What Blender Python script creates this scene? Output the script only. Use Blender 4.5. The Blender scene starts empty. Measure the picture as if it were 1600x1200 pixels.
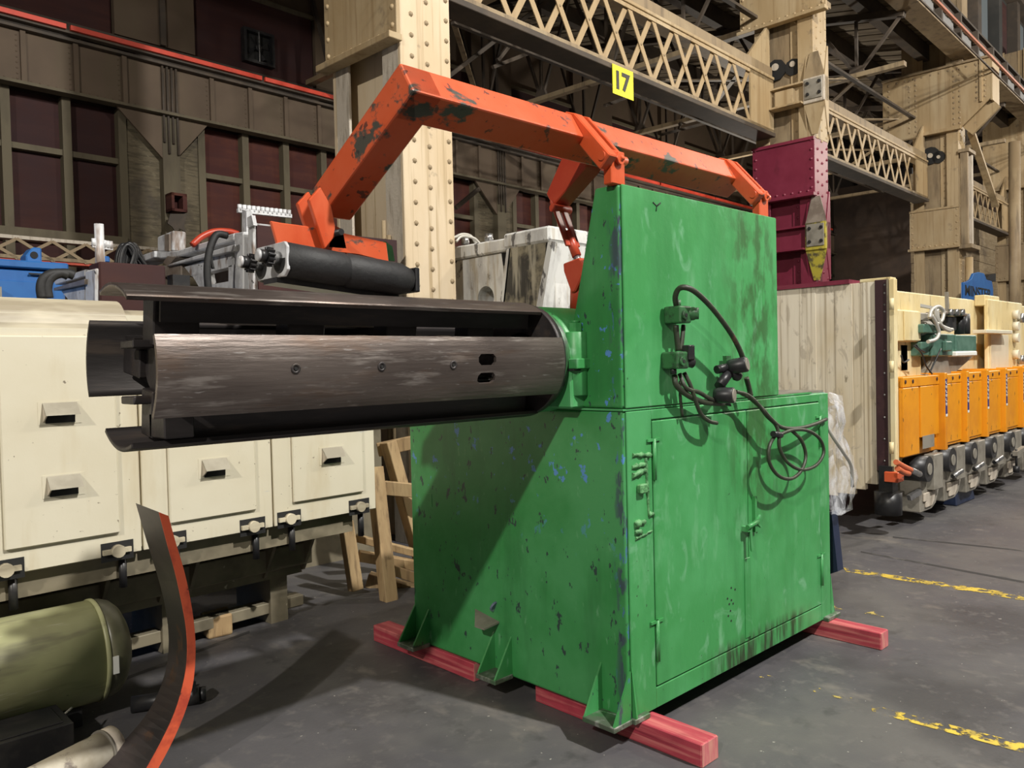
import bpy, math, random
from math import radians as R_, sin, cos, pi
from mathutils import Vector as V, Matrix
random.seed(7)
S = bpy.context.scene
COL = S.collection

# ------------------------------------------------------------ camera, world, light
FPX, PITCH, ROLL, YAW = 1244.6, .0252, -.0236, .806
CAM = V((-2.6204, -2.0702, 1.6153))
FW = V((cos(YAW)*cos(PITCH), sin(YAW)*cos(PITCH), -sin(PITCH)))
_r0 = V((sin(YAW), -cos(YAW), 0)); _u0 = _r0.cross(FW)
RT = _r0*cos(ROLL) + _u0*sin(ROLL); UP = RT.cross(FW)
cd = bpy.data.cameras.new('camera'); cam = bpy.data.objects.new('camera', cd); COL.objects.link(cam)
cam.matrix_world = Matrix(((RT.x, UP.x, -FW.x, CAM.x), (RT.y, UP.y, -FW.y, CAM.y), (RT.z, UP.z, -FW.z, CAM.z), (0, 0, 0, 1)))
cd.sensor_fit = 'HORIZONTAL'; cd.sensor_width = 36; cd.lens = FPX/1600*36; cd.clip_end = 200; cd.clip_start = .05
S.camera = cam

w = bpy.data.worlds.new('world'); S.world = w; w.use_nodes = True
w.node_tree.nodes['Background'].inputs[0].default_value = (1, .93, .85, 1)
w.node_tree.nodes['Background'].inputs[1].default_value = .11
S.view_settings.view_transform = 'Standard'; S.view_settings.look = 'None'
S.view_settings.exposure = 0.0; S.view_settings.gamma = 1; S.view_settings.use_curve_mapping = False

def lamp(name, loc, power, col, size, target=None):
    l = bpy.data.lights.new(name, 'SPOT' if target is not None else 'POINT')
    l.energy = power; l.color = col; l.shadow_soft_size = size
    o = bpy.data.objects.new(name, l); COL.objects.link(o); o.location = loc
    if target is not None:
        l.spot_size = R_(120); l.spot_blend = .5
        o.rotation_euler = (V(target)-V(loc)).to_track_quat('-Z', 'Y').to_euler()
    return o
WARM = (1, .92, .80)
lamp('high_bay_lamp', (1.6, -7.3, 11.0), 8400, (1, .97, .91), .16)
lamp('high_bay_lamp', (-12.2, -5.4, 9.2), 5200, (1, .94, .84), .16)
lamp('high_bay_lamp', (9.5, -3.5, 9.6), 1600, WARM, .25)
lamp('high_bay_lamp', (19, -3.0, 9.6), 1700, WARM, .25)
lamp('high_bay_lamp', (30, -2.0, 9.6), 2200, WARM, .25)
lamp('roof_fill_light', (20, 10.8, 4.3), 900, WARM, .25)  # added fill, no known source; lights the side-bay roof from below

# ------------------------------------------------------------ frames and pixel-to-point helpers
class Frame:
    def __init__(s, deg, o):
        s.a = R_(deg); s.u = V((cos(s.a), sin(s.a), 0)); s.v = V((-sin(s.a), cos(s.a), 0)); s.o = V(o)
    def w(s, p): return s.o + s.u*p[0] + s.v*p[1] + V((0, 0, p[2]))
    def l(s, p):
        d = p - s.o; return V((d.dot(s.u), d.dot(s.v), d.z))
M = Frame(0, (0, 0, 0))
B = Frame(2.5, (CAM.x, CAM.y, 0))
def ray(x, y): return FW + RT*((x-800)/FPX) - UP*((y-600)/FPX)
def hit(fr, x, y, n, d):
    v = ray(x, y); c = CAM - fr.o
    t = (d - c.dot(n))/v.dot(n); return fr.l(CAM + v*t)
def Yp(x, y, d, f=M): return hit(f, x, y, f.v, d)
def Xp(x, y, d, f=M): return hit(f, x, y, f.u, d)
def Zp(x, y, d, f=M): return hit(f, x, y, V((0, 0, 1)), d)
def Bp(x, y, d): return Yp(x, y, d, B)

# ------------------------------------------------------------ mesh builder
class MB:
    def __init__(s): s.v = []; s.f = []; s.sm = []
    def add(s, vs, fs, sm=False):
        n = len(s.v); s.v += [V(p) for p in vs]
        s.f += [tuple(i+n for i in f) for f in fs]; s.sm += [sm]*len(fs); return s
    def box(s, x0, x1, y0, y1, z0, z1):
        return s.add([(x, y, z) for z in (z0, z1) for y in (y0, y1) for x in (x0, x1)],
                     [(0, 2, 3, 1), (4, 5, 7, 6), (0, 1, 5, 4), (2, 6, 7, 3), (0, 4, 6, 2), (1, 3, 7, 5)])
    def prism(s, pts, vec, sm=False):
        pts = [V(p) for p in pts]; vec = V(vec); n = len(pts)
        nn = V((0, 0, 0))
        for i in range(n): nn += (pts[i]-pts[0]).cross(pts[(i+1) % n]-pts[0])
        if nn.dot(vec) > 0: pts.reverse()
        vs = pts + [p+vec for p in pts]
        fs = [tuple(range(n)), tuple(range(2*n-1, n-1, -1))]
        fs = [tuple(range(n)), tuple(reversed(range(n, 2*n)))] + [(i, i+n, (i+1) % n+n, (i+1) % n) for i in range(n)]
        return s.add(vs, fs, sm)
    def rings(s, rs, cap=True, sm=True, closed=False):
        n = len(rs[0]); base = len(s.v)
        vs = [p for r in rs for p in r]; fs = []
        m = len(rs)
        for i in range(m if closed else m-1):
            for j in range(n):
                a = i*n+j; b = i*n+(j+1) % n; c = ((i+1) % m)*n+(j+1) % n; d = ((i+1) % m)*n+j
                fs.append((a, b, c, d))
        s.add(vs, fs, sm)
        if cap and not closed:
            s.f.append(tuple(base+i for i in reversed(range(n)))); s.f.append(tuple(base+(m-1)*n+i for i in range(n))); s.sm += [False, False]
        return s
    def tube(s, path, r, n=8, cap=True):
        path = [V(p) for p in path]; rs = []
        t = (path[1]-path[0]).normalized(); a = t.orthogonal().normalized()
        for i, p in enumerate(path):
            t = (path[min(i+1, len(path)-1)]-path[max(i-1, 0)]).normalized()
            a = (a - t*a.dot(t)).normalized(); b = t.cross(a)
            rr = r[i] if isinstance(r, (list, tuple)) else r
            rs.append([p+(a*cos(2*pi*k/n)+b*sin(2*pi*k/n))*rr for k in range(n)])
        return s.rings(rs, cap)
    def cyl(s, p0, p1, r, n=16, r1=None, sm=True):
        p0, p1 = V(p0), V(p1); t = (p1-p0).normalized(); a = t.orthogonal().normalized(); b = t.cross(a)
        r1 = r if r1 is None else r1
        return s.rings([[p+(a*cos(2*pi*k/n)+b*sin(2*pi*k/n))*q for k in range(n)] for p, q in ((p0, r), (p1, r1))], True, sm)
    def lathe(s, prof, o, ax, n=24):
        o, ax = V(o), V(ax).normalized(); a = ax.orthogonal().normalized(); b = ax.cross(a)
        return s.rings([[o+ax*h+(a*cos(2*pi*k/n)+b*sin(2*pi*k/n))*max(r, 1e-4) for k in range(n)] for h, r in prof], True)
    def bar(s, p0, p1, w, h, up=(0, 0, 1)):
        p0, p1 = V(p0), V(p1); t = (p1-p0).normalized(); sd = t.cross(V(up))
        if sd.length < 1e-4: sd = t.cross(V((1, 0, 0)))
        sd.normalize(); u = sd.cross(t)
        vs = [p+sd*(i*w/2)+u*(j*h/2) for p in (p0, p1) for j in (-1, 1) for i in (-1, 1)]
        return s.add(vs, [(0, 2, 3, 1), (4, 5, 7, 6), (0, 1, 5, 4), (2, 6, 7, 3), (0, 4, 6, 2), (1, 3, 7, 5)])
    def rivet(s, p, nrm, r=.02):
        p, n = V(p), V(nrm).normalized(); a = n.orthogonal().normalized(); b = n.cross(a)
        vs = [p+(a*cos(k*pi/3)+b*sin(k*pi/3))*r for k in range(6)] + [p+n*r*.5+(a*cos(k*pi/3)+b*sin(k*pi/3))*r*.65 for k in range(6)] + [p+n*r*.7]
        return s.add(vs, [(k, (k+1) % 6, 6+(k+1) % 6, 6+k) for k in range(6)]+[(6+k, 6+(k+1) % 6, 12) for k in range(6)], True)
    def wavy(s, path, r, n=8): return s.tube(spline(path), r, n)

def spline(pts, k=6):
    pts = [V(p) for p in pts]; out = []
    P = [pts[0]*2-pts[1]]+pts+[pts[-1]*2-pts[-2]]
    for i in range(1, len(P)-2):
        for j in range(k):
            t = j/k; a, b, c, d = P[i-1], P[i], P[i+1], P[i+2]
            out.append(.5*((2*b)+(c-a)*t+(2*a-5*b+4*c-d)*t*t+(3*b-3*c+d-a)*t**3))
    out.append(pts[-1]); return out

INFO = {}
def thing(name, label, cat, loc=(0, 0, 0), fr=M, group=None, kind=None):
    o = bpy.data.objects.new(name, None); COL.objects.link(o); o.empty_display_size = .1
    o.location = fr.w(V(loc)); o.rotation_euler = (0, 0, fr.a); INFO[o.name] = (V(loc), fr)
    if label: o['label'] = label
    if cat: o['category'] = cat
    if group: o['group'] = group
    if kind: o['kind'] = kind
    return o
def part(name, mb, mat, par, bevel=0, label=None, kind=None, seg=1):
    loc, fr = INFO[par.name]
    me = bpy.data.meshes.new(name)
    me.from_pydata([p-loc for p in mb.v], [], mb.f)
    for p, q in zip(me.polygons, mb.sm): p.use_smooth = q
    me.materials.append(mat); me.update()
    o = bpy.data.objects.new(name, me); COL.objects.link(o); o.parent = par
    INFO[o.name] = (loc, fr)
    if bevel:
        b = o.modifiers.new('bevel', 'BEVEL'); b.width = bevel; b.segments = seg; b.limit_method = 'ANGLE'; b.angle_limit = R_(40); b.harden_normals = False
    if label: o['label'] = label
    if kind: o['kind'] = kind
    return o
def copy_part(src, par, off, name=None):
    """another piece that shares src's mesh, shifted by off (frame units)"""
    o = src.copy(); COL.objects.link(o); o.parent = par; o.location = V(off)+src.location
    INFO[o.name] = INFO[src.name]; return o
def solo(name, label, cat, mb, mat, loc=(0, 0, 0), fr=M, group=None, kind=None, bevel=0):
    """a thing that is one mesh"""
    me = bpy.data.meshes.new(name); me.from_pydata([p-V(loc) for p in mb.v], [], mb.f)
    for p, q in zip(me.polygons, mb.sm): p.use_smooth = q
    me.materials.append(mat)
    o = bpy.data.objects.new(name, me); COL.objects.link(o); o.location = fr.w(V(loc)); o.rotation_euler = (0, 0, fr.a)
    INFO[o.name] = (V(loc), fr)
    if label: o['label'] = label
    if cat: o['category'] = cat
    if group: o['group'] = group
    if kind: o['kind'] = kind
    if bevel:
        b = o.modifiers.new('bevel', 'BEVEL'); b.width = bevel; b.segments = 1; b.limit_method = 'ANGLE'; b.angle_limit = R_(40)
    return o
def text_part(name, s, size, mat, par, origin, right, up, depth=.002, sx=1.0, bold=0.0, fit=None):
    cu = bpy.data.curves.new('t', 'FONT'); cu.body = s; cu.size = size; cu.extrude = depth; cu.align_x = 'CENTER'; cu.align_y = 'CENTER'; cu.offset = bold
    t = bpy.data.objects.new('t', cu); COL.objects.link(t)
    bpy.context.view_layer.update()
    me = bpy.data.meshes.new_from_object(t.evaluated_get(bpy.context.evaluated_depsgraph_get()))
    bpy.data.objects.remove(t)
    r, u = V(right).normalized(), V(up).normalized(); n = r.cross(u); loc, fr = INFO[par.name]
    if fit:
        xs = [v.co.x for v in me.vertices]; ys = [v.co.y for v in me.vertices]; cx_, cy_ = (min(xs)+max(xs))/2, (min(ys)+max(ys))/2
        for v in me.vertices: v.co.x = (v.co.x-cx_)*fit[0]/(max(xs)-min(xs)); v.co.y = (v.co.y-cy_)*fit[1]/(max(ys)-min(ys))
        sx = 1
    for v in me.vertices: v.co = V(origin)-loc + r*v.co.x*sx + u*v.co.y + n*v.co.z
    me.materials.clear(); me.materials.append(mat); me.name = name
    o = bpy.data.objects.new(name, me); COL.objects.link(o); o.parent = par; INFO[o.name] = (loc, fr); return o

# ------------------------------------------------------------ materials
def pmat(name, base, rough=.6, metal=0, layers=(), bump=None, emit=0, alpha=None, trans=0):
    m = bpy.data.materials.new(name); m.use_nodes = True; nt = m.node_tree; N, L = nt.nodes, nt.links
    bs = N['Principled BSDF']; bs.inputs['Roughness'].default_value = rough; bs.inputs['Metallic'].default_value = metal
    if trans: bs.inputs['Transmission Weight'].default_value = trans
    tc = N.new('ShaderNodeTexCoord')
    def noise(scale, detail=4, seed=0, dist=0):
        mp = N.new('ShaderNodeMapping'); sc = scale if isinstance(scale, tuple) else (scale,)*3
        mp.inputs['Scale'].default_value = sc; mp.inputs['Location'].default_value = (seed*3.7, seed*1.3, seed*2.1)
        L.new(tc.outputs['Object'], mp.inputs['Vector'])
        n = N.new('ShaderNodeTexNoise'); n.inputs['Scale'].default_value = 1; n.inputs['Detail'].default_value = detail
        n.inputs['Roughness'].default_value = .62; n.inputs['Distortion'].default_value = dist
        L.new(mp.outputs[0], n.inputs['Vector']); return n.outputs['Fac']
    def rng(src, lo, hi, a=0., b=1.):
        r = N.new('ShaderNodeMapRange'); r.inputs['From Min'].default_value = lo; r.inputs['From Max'].default_value = hi
        r.inputs['To Min'].default_value = a; r.inputs['To Max'].default_value = b
        L.new(src, r.inputs['Value']); return r.outputs['Result']
    def mul(a, b):
        q = N.new('ShaderNodeMath'); q.operation = 'MULTIPLY'; L.new(a, q.inputs[0]); L.new(b, q.inputs[1]); return q.outputs[0]
    rgb = N.new('ShaderNodeRGB'); rgb.outputs[0].default_value = (*base, 1); cur = rgb.outputs[0]
    for k, ly in enumerate(layers):
        f = rng(noise(ly.get('scale', 5), ly.get('detail', 4), ly.get('seed', k+1), ly.get('dist', 0)), ly['lo'], ly['hi'], 0, ly.get('amt', 1))
        for (ax, lo, hi) in ly.get('near', ()):       # wear that belongs to one edge or zone of the thing
            sp = N.new('ShaderNodeSeparateXYZ'); L.new(tc.outputs['Object'], sp.inputs[0]); f = mul(f, rng(sp.outputs[ax], lo, hi))
        mx = N.new('ShaderNodeMix'); mx.data_type = 'RGBA'; mx.inputs['B'].default_value = (*ly['col'], 1)
        L.new(f, mx.inputs['Factor']); L.new(cur, mx.inputs['A']); cur = mx.outputs['Result']
    L.new(cur, bs.inputs['Base Color'])
    if bump:
        bp = N.new('ShaderNodeBump'); bp.inputs['Strength'].default_value = bump[1]; bp.inputs['Distance'].default_value = .01
        L.new(noise(bump[0], 5, 9), bp.inputs['Height']); L.new(bp.outputs[0], bs.inputs['Normal'])
    if alpha:
        L.new(rng(noise(alpha[0], 6, 3), alpha[1], alpha[2]), bs.inputs['Alpha'])
    return m
def L_(col, scale, lo, hi, amt=1., **k): return dict(col=col, scale=scale, lo=lo, hi=hi, amt=amt, **k)

GREEN = pmat('green_paint', (.047, .27, .075), .42, 0, [
    L_((.09, .37, .14), 1.6, .42, .66, .75), L_((.03, .19, .05), (5, 5, .8), .5, .7, .6), L_((.17, .42, .22), (9, 9, 3.2), .58, .74, .55), L_((.26, .50, .34), (7, 7, 4), .60, .74, .45, seed=21, dist=1.2),
    L_((.03, .07, .03), 34, .70, .73, .9, detail=3), L_((.10, .10, .06), (3, 3, 1.2), .66, .74, .6),
    L_((.022, .035, .014), (20, 20, 2.2), .42, .56, .95, near=((2, .155, .11), (0, .50, .8), (0, 1.68, 1.4))), L_((.035, .10, .028), (12, 12, 5), .46, .60, .8, near=((0, .72, .95), (0, 1.45, 1.15), (2, .55, .95)))], bump=(18, .12))
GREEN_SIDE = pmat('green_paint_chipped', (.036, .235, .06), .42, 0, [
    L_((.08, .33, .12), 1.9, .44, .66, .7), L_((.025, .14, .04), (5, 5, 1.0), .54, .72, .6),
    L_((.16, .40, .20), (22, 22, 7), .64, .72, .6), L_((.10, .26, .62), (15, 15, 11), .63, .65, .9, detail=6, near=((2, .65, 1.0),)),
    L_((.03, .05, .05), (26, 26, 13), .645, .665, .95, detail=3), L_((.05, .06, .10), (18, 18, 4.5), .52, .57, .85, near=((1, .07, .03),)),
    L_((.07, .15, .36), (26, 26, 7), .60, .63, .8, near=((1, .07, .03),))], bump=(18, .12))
ORANGE = pmat('orange_paint', (.58, .085, .024), .38, 0, [L_((.68, .16, .075), 3, .4, .7, .5), L_((.5, .05, .01), (8, 8, 3), .55, .7, .5),
    L_((.05, .07, .06), (9, 9, 14), .63, .67, .85, detail=5)], bump=(30, .08))
ORANGE_WORN = pmat('orange_paint_worn', (.58, .085, .024), .38, 0, [L_((.68, .16, .075), 3, .4, .7, .5),
    L_((.045, .07, .06), (3.5, 5, 6), .56, .60, .95, detail=6), L_((.03, .03, .03), (16, 16, 16), .62, .66, .8)], bump=(30, .08))
RED_ORANGE = pmat('cylinder_red_paint', (.42, .045, .02), .4, 0, [L_((.55, .09, .04), 4, .45, .7, .6)])
STEEL_DARK = pmat('oiled_dark_steel', (.055, .048, .048), .5, .4, [L_((.02, .018, .018), (1.5, 6, 6), .45, .65, .7), L_((.12, .09, .07), (2, 14, 14), .55, .7, .5)], bump=((4, 30, 30), .15))
STEEL_SHELL = pmat('rubbed_shell_steel', (.175, .145, .13), .42, .7, [L_((.10, .08, .072), (1.2, 5, 5), .42, .62, .8), L_((.42, .38, .35), (4, 30, 30), .56, .68, .55),
    L_((.15, .085, .05), (2, 9, 9), .56, .7, .5), L_((.45, .43, .42), (12, 90, 90), .64, .72, .6)], bump=((6, 60, 60), .2))
RUBBER = pmat('black_rubber', (.014, .014, .015), .62, 0, [L_((.04, .04, .04), 9, .55, .75, .5)], bump=(22, .3))
BRIGHT = pmat('worn_bright_metal', (.42, .42, .42), .32, .85, [L_((.08, .08, .08), 24, .5, .62, .8)])
HOSE = pmat('hose_rubber', (.03, .036, .022), .5, 0, [L_((.06, .08, .04), 12, .5, .7, .6), L_((.18, .07, .045), 7, .64, .72, .7)])
VALVE = pmat('valve_green', (.035, .13, .045), .45, 0, [L_((.02, .03, .02), 22, .48, .62, .8)])
CREAM = pmat('cream_paint', (.60, .55, .42), .5, 0, [L_((.66, .62, .50), 1.5, .4, .65, .6), L_((.50, .42, .27), (6, 6, 1.2), .56, .74, .5),
    L_((.33, .37, .45), (1.5, 1.5, 16), .67, .70, .55), L_((.12, .09, .06), 26, .70, .74, .8, detail=3)], bump=(14, .1))
LOUV = pmat('louvre_grey_paint', (.26, .235, .18), .5, 0, [L_((.36, .33, .26), 6, .45, .62, .6)])
CREAM_TOP = pmat('cream_top_shaded', (.60, .54, .40), .5, 0, [L_((.24, .20, .14), (1.2, 4, 6), .4, .62, .8)])  # brown mottle puts the shade of the rolled edge into the colour
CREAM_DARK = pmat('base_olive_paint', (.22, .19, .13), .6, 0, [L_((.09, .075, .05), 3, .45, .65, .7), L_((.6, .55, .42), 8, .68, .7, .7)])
CREAM_STREAK = pmat('cream_streaked', (.60, .50, .34), .5, 0, [L_((.76, .70, .58), (2, 1.4, .7), .4, .6, .8), L_((.30, .23, .14), (30, 30, .35), .52, .68, .75),
    L_((.20, .16, .10), (8, 8, 4), .66, .71, .8), L_((.40, .34, .26), (2, 5, 2), .56, .62, .6, dist=2.5)], bump=((20, 20, 2), .2))
CREAM_YEL = pmat('cream_yellowed', (.66, .53, .27), .5, 0, [L_((.78, .70, .46), (2, 2, 1), .42, .62, .7), L_((.22, .15, .07), (14, 14, 3), .58, .7, .7)], bump=(14, .1))
YELLOW = pmat('amber_paint', (.72, .285, .008), .42, 0, [L_((.55, .18, .008), (3, 3, 2), .45, .66, .7), L_((.10, .05, .02), (12, 12, 9), .655, .69, .8)])
GREYCAST = pmat('grey_cast_paint', (.27, .25, .21), .5, .1, [L_((.14, .125, .10), 6, .45, .66, .7)])
MAROON = pmat('maroon_paint', (.17, .018, .04), .42, 0, [L_((.22, .03, .06), 3, .4, .66, .6), L_((.08, .012, .02), (5, 5, 2), .56, .72, .6)])
DARKRED = pmat('dark_oxide_strip', (.035, .012, .016), .5, 0, [L_((.07, .03, .03), 8, .5, .7, .6)])
BEIGE = pmat('beige_column_paint', (.37, .265, .14), .55, 0, [L_((.47, .37, .23), (1.5, 1.5, .5), .42, .62, .7), L_((.26, .17, .08), (14, 14, .5), .52, .68, .65),
    L_((.10, .08, .06), 3, .62, .7, .5)], bump=(20, .12))
BEIGE_L = pmat('pale_beige_column_paint', (.56, .43, .27), .55, 0, [L_((.66, .55, .40), (1.5, 1.5, .5), .42, .62, .7), L_((.34, .24, .12), (16, 16, .5), .53, .66, .7),
    L_((.12, .09, .06), 3, .64, .7, .5)], bump=(20, .12))
BEIGE_D = pmat('beige_grimy_shaded_paint', (.26, .19, .11), .6, 0, [L_((.36, .28, .17), 1.4, .42, .62, .6), L_((.11, .08, .05), (6, 6, .8), .5, .68, .7)], bump=(14, .12))
PALE = pmat('pale_chalky_paint', (.52, .46, .38), .6, 0, [L_((.30, .25, .19), (20, 20, 3), .5, .64, .7)], bump=(30, .3))
DARKENED = pmat('darkened_bay_steel', (.055, .043, .033), .7, 0, [L_((.11, .08, .055), 2, .45, .65, .6)])  # dark base colour stands in for the unlit side bay
WALLP = pmat('wall_plate_paint', (.098, .068, .045), .75, 0, [L_((.13, .092, .06), .8, .4, .6, .6), L_((.10, .075, .045), (2, 2, .5), .5, .68, .7)], bump=(6, .1))
OXIDE = pmat('oxide_red_board', (.07, .014, .008), .8, 0, [L_((.13, .036, .014), (.7, .7, 5), .45, .66, .8), L_((.05, .012, .012), .9, .42, .6, .7)])
OXIDE_D = pmat('dark_oxide_board', (.034, .007, .006), .8, 0, [L_((.055, .014, .009), (.7, .7, 5), .45, .66, .7), L_((.03, .01, .012), .9, .42, .6, .7)])
BRICK = pmat('painted_brick', (.13, .105, .065), .8, 0, [L_((.06, .05, .03), (3, 3, 24), .48, .6, .7), L_((.2, .17, .11), (6, 6, 20), .58, .68, .6), L_((.05, .04, .035), .9, .52, .66, .8)], bump=((4, 4, 30), .5))
REDLINE = pmat('red_conductor_cover', (.62, .06, .03), .5, 0, [L_((.3, .03, .02), 4, .5, .7, .5)])
PLY = pmat('pale_plank_wall', (.30, .23, .14), .7, 0, [L_((.40, .32, .21), (3, 3, 14), .45, .6, .7), L_((.13, .10, .07), 1.2, .5, .66, .7)], bump=((3, 3, 20), .5))
WSTEEL = pmat('darkened_window_steel', (.12, .10, .062), .75, 0, [L_((.07, .055, .035), (2, 2, .6), .46, .64, .7)])  # darker copy of the beige steel, dimmed for the unlit far wall
DIMWALL = pmat('brown_end_wall', (.09, .06, .042), .75, 0, [L_((.05, .035, .028), 1, .42, .62, .7)])
ROOFB = pmat('roof_board', (.12, .092, .06), .9, 0, [L_((.22, .18, .125), (5, .5, 2), .45, .62, .8), L_((.06, .045, .03), (8, .7, 2), .5, .62, .8)])
FLOOR = pmat('concrete_floor', (.078, .075, .082), .55, 0, [L_((.115, .11, .105), 1.1, .44, .62, .75), L_((.04, .038, .042), .7, .48, .62, .75, seed=8),
    L_((.19, .17, .15), (3.5, 2.2, 1), .60, .72, .65), L_((.14, .13, .125), 13, .56, .70, .5), L_((.035, .034, .036), 6, .58, .7, .5), L_((.4, .38, .34), 30, .745, .76, .8, detail=2)], bump=(40, .15))
JOINT = pmat('floor_joint', (.03, .028, .028), .8, 0, [L_((.14, .13, .12), 3, .5, .6, .6)])
YLINE = pmat('worn_yellow_floor_paint', (.66, .47, .06), .5, 0, [L_((.25, .19, .06), 18, .45, .62, .7)], alpha=((16, 16, 1), .47, .54))
YLINE2 = pmat('sparse_yellow_floor_paint', (.50, .38, .10), .5, 0, [L_((.2, .17, .08), 18, .45, .62, .7)], alpha=((9, 9, 1), .58, .62))
TIMBER_RED = pmat('red_painted_timber', (.42, .05, .075), .55, 0, [L_((.58, .17, .16), (30, 1.6, 50), .46, .60, .85), L_((.20, .015, .03), (40, 1.5, 70), .56, .64, .7), L_((.66, .45, .28), (18, 3, 18), .66, .72, .6), L_((.2, .015, .03), 4, .5, .7, .6)])
TIMBER_X = pmat('red_painted_timber_end', (.52, .13, .15), .6, 0, [L_((.62, .34, .24), (30, 30, 5), .45, .62, .6)])
WOOD = pmat('rough_sawn_wood', (.36, .24, .12), .7, 0, [L_((.50, .36, .19), (6, 6, 1.4), .42, .6, .7), L_((.16, .10, .05), (24, 24, 3), .54, .68, .7)], bump=((30, 30, 5), .3))
TANK = pmat('olive_tank_paint', (.30, .30, .16), .42, 0, [L_((.44, .45, .24), 1.6, .42, .62, .7), L_((.13, .12, .08), (1.5, 7, 7), .52, .66, .8), L_((.62, .6, .48), (1.5, 12, 12), .63, .70, .8), L_((.03, .03, .03), 16, .70, .72, .9)])
TANK_D = pmat('tank_head_grimy', (.12, .115, .07), .38, 0, [L_((.22, .21, .13), 4, .45, .65, .7), L_((.04, .04, .03), 3, .5, .66, .8)])
CANVAS = pmat('dirty_duct_cover', (.42, .37, .28), .6, 0, [L_((.62, .58, .48), 5, .45, .62, .7), L_((.10, .07, .06), 12, .58, .68, .8)], bump=(20, .3))
BLACK = pmat('black_enamel', (.02, .02, .022), .4, .2, [L_((.06, .055, .05), 8, .5, .7, .6)])
NAVY = pmat('navy_stand_paint', (.012, .02, .05), .45, 0, [L_((.03, .045, .09), 4, .5, .7, .6)])
BAND_IN = pmat('band_dark_face', (.035, .03, .034), .4, .5, [L_((.09, .07, .07), (2, 2, 5), .45, .65, .6), L_((.16, .07, .03), 6, .62, .7, .6)])
BAND_EDGE = pmat('band_red_edge', (.62, .10, .04), .5, 0, [L_((.30, .03, .02), 7, .5, .64, .7), L_((.04, .02, .02), 14, .63, .67, .9)])
BLUE = pmat('blue_machine_paint', (.018, .105, .34), .45, 0, [L_((.025, .15, .42), 2, .4, .62, .6), L_((.01, .08, .28), (6, 6, 1.5), .56, .7, .6)])
SILVER = pmat('aluminium_paint', (.66, .67, .69), .45, .1, [L_((.36, .36, .37), 6, .46, .62, .8), L_((.20, .12, .07), (6, 6, 2), .54, .64, .8), L_((.04, .035, .03), 18, .66, .69, .9)])
SILVER_D = pmat('silver_brown_grease', (.20, .16, .13), .4, .2, [L_((.35, .30, .25), 5, .45, .62, .7)])
WPRESS = pmat('stained_white_paint', (.68, .68, .66), .5, 0, [L_((.44, .43, .42), (7, 7, 3), .46, .6, .7), L_((.05, .045, .045), (9, 9, 4), .585, .63, .85, detail=7), L_((.35, .28, .17), (10, 10, .8), .56, .68, .7)])
WSTAIN = pmat('oil_stained_panel', (.27, .24, .17), .5, 0, [L_((.03, .03, .03), 3.2, .45, .55, .95, detail=7), L_((.5, .46, .36), (10, 10, 1), .55, .66, .7)])
YELD = pmat('worn_hazard_yellow', (.45, .38, .05), .5, 0, [L_((.06, .05, .04), 5, .46, .56, .9)])
SIGNY = pmat('sign_yellow', (.90, .82, .01), .5); SIGNK = pmat('sign_black', (.012, .012, .012), .5)
TEAL = pmat('machine_teal_paint', (.055, .13, .095), .42, 0, [L_((.12, .22, .17), 7, .45, .62, .6)])
WHITEPL = pmat('white_tag', (.75, .75, .7), .5); NAVYS = pmat('decal_navy', (.03, .03, .16), .5)
CONDUIT = pmat('grey_conduit', (.55, .53, .48), .4, .3)
PLASTIC = pmat('clear_wrap', (.85, .87, .92), .10, 0, [L_((.6, .62, .7), (14, 14, 6), .45, .6, .8)], bump=((22, 22, 9), 1.0), alpha=((16, 16, 6), .36, .86))
ORHOSE = pmat('orange_hose', (.55, .13, .05), .5)
GLASSP = pmat('hazy_window_pane', (.16, .19, .21), .3)
DKPANEL = pmat('dark_upper_panel', (.028, .028, .026), .7, 0, [L_((.06, .055, .05), 1, .45, .6, .6)])
PINK = pmat('conductor_rail', (.5, .2, .13), .4)
CHEM = pmat('green_box_paint', (.05, .16, .075), .45)
GREYPANEL = pmat('grey_web_panel', (.22, .22, .22), .6)
NAVYSC = pmat('scraped_blue_patch', (.12, .15, .22), .5, 0, [L_((.4, .5, .6), 30, .5, .6, .8)])
FOOTG = pmat('scuffed_foot_plate', (.10, .13, .09), .45, .3, [L_((.30, .31, .28), 14, .5, .62, .8), L_((.04, .15, .05), 6, .5, .62, .7)])
HOLE = pmat('dark_recess', (.012, .012, .012), .8)
GREASE = pmat('thick_weld_green', (.12, .33, .13), .5, 0, [L_((.03, .12, .04), 30, .45, .6, .8)], bump=(40, .8))

# ============================================================ SETTING
fl = solo('floor', None, None, MB().box(-8, 52, -6, 21, -.1, 0), FLOOR, kind='structure')
fl['label'] = 'dark grey stained concrete shop floor'
def floor_strip(name, quad, mat, z=.0015):
    mb = MB(); pts = [Zp(x, y, z) for x, y in quad]
    part(name, mb.add(pts, [(0, 1, 2, 3)]), mat, fl)
for q in ([(1318, 887), (1322, 893), (1606, 939), (1606, 930)], [(1362, 1101), (1362, 1112), (1606, 1178), (1606, 1163)],
          [(1296, 943), (1296, 950), (1404, 968), (1404, 962)], [(1188, 1052), (1186, 1058), (1330, 1096), (1332, 1087)]):
    floor_strip('painted_line', q, YLINE2 if q[0][1] in (943, 1052) else YLINE, .002)
for q in ([(1345, 861), (1345, 863), (1606, 912), (1606, 909)], [(1395, 838), (1395, 840), (1606, 862), (1606, 860)], [(390, 985), (390, 989), (190, 1065), (190, 1060)]):
    floor_strip('floor_joint', q, JOINT, .0012)

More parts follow.
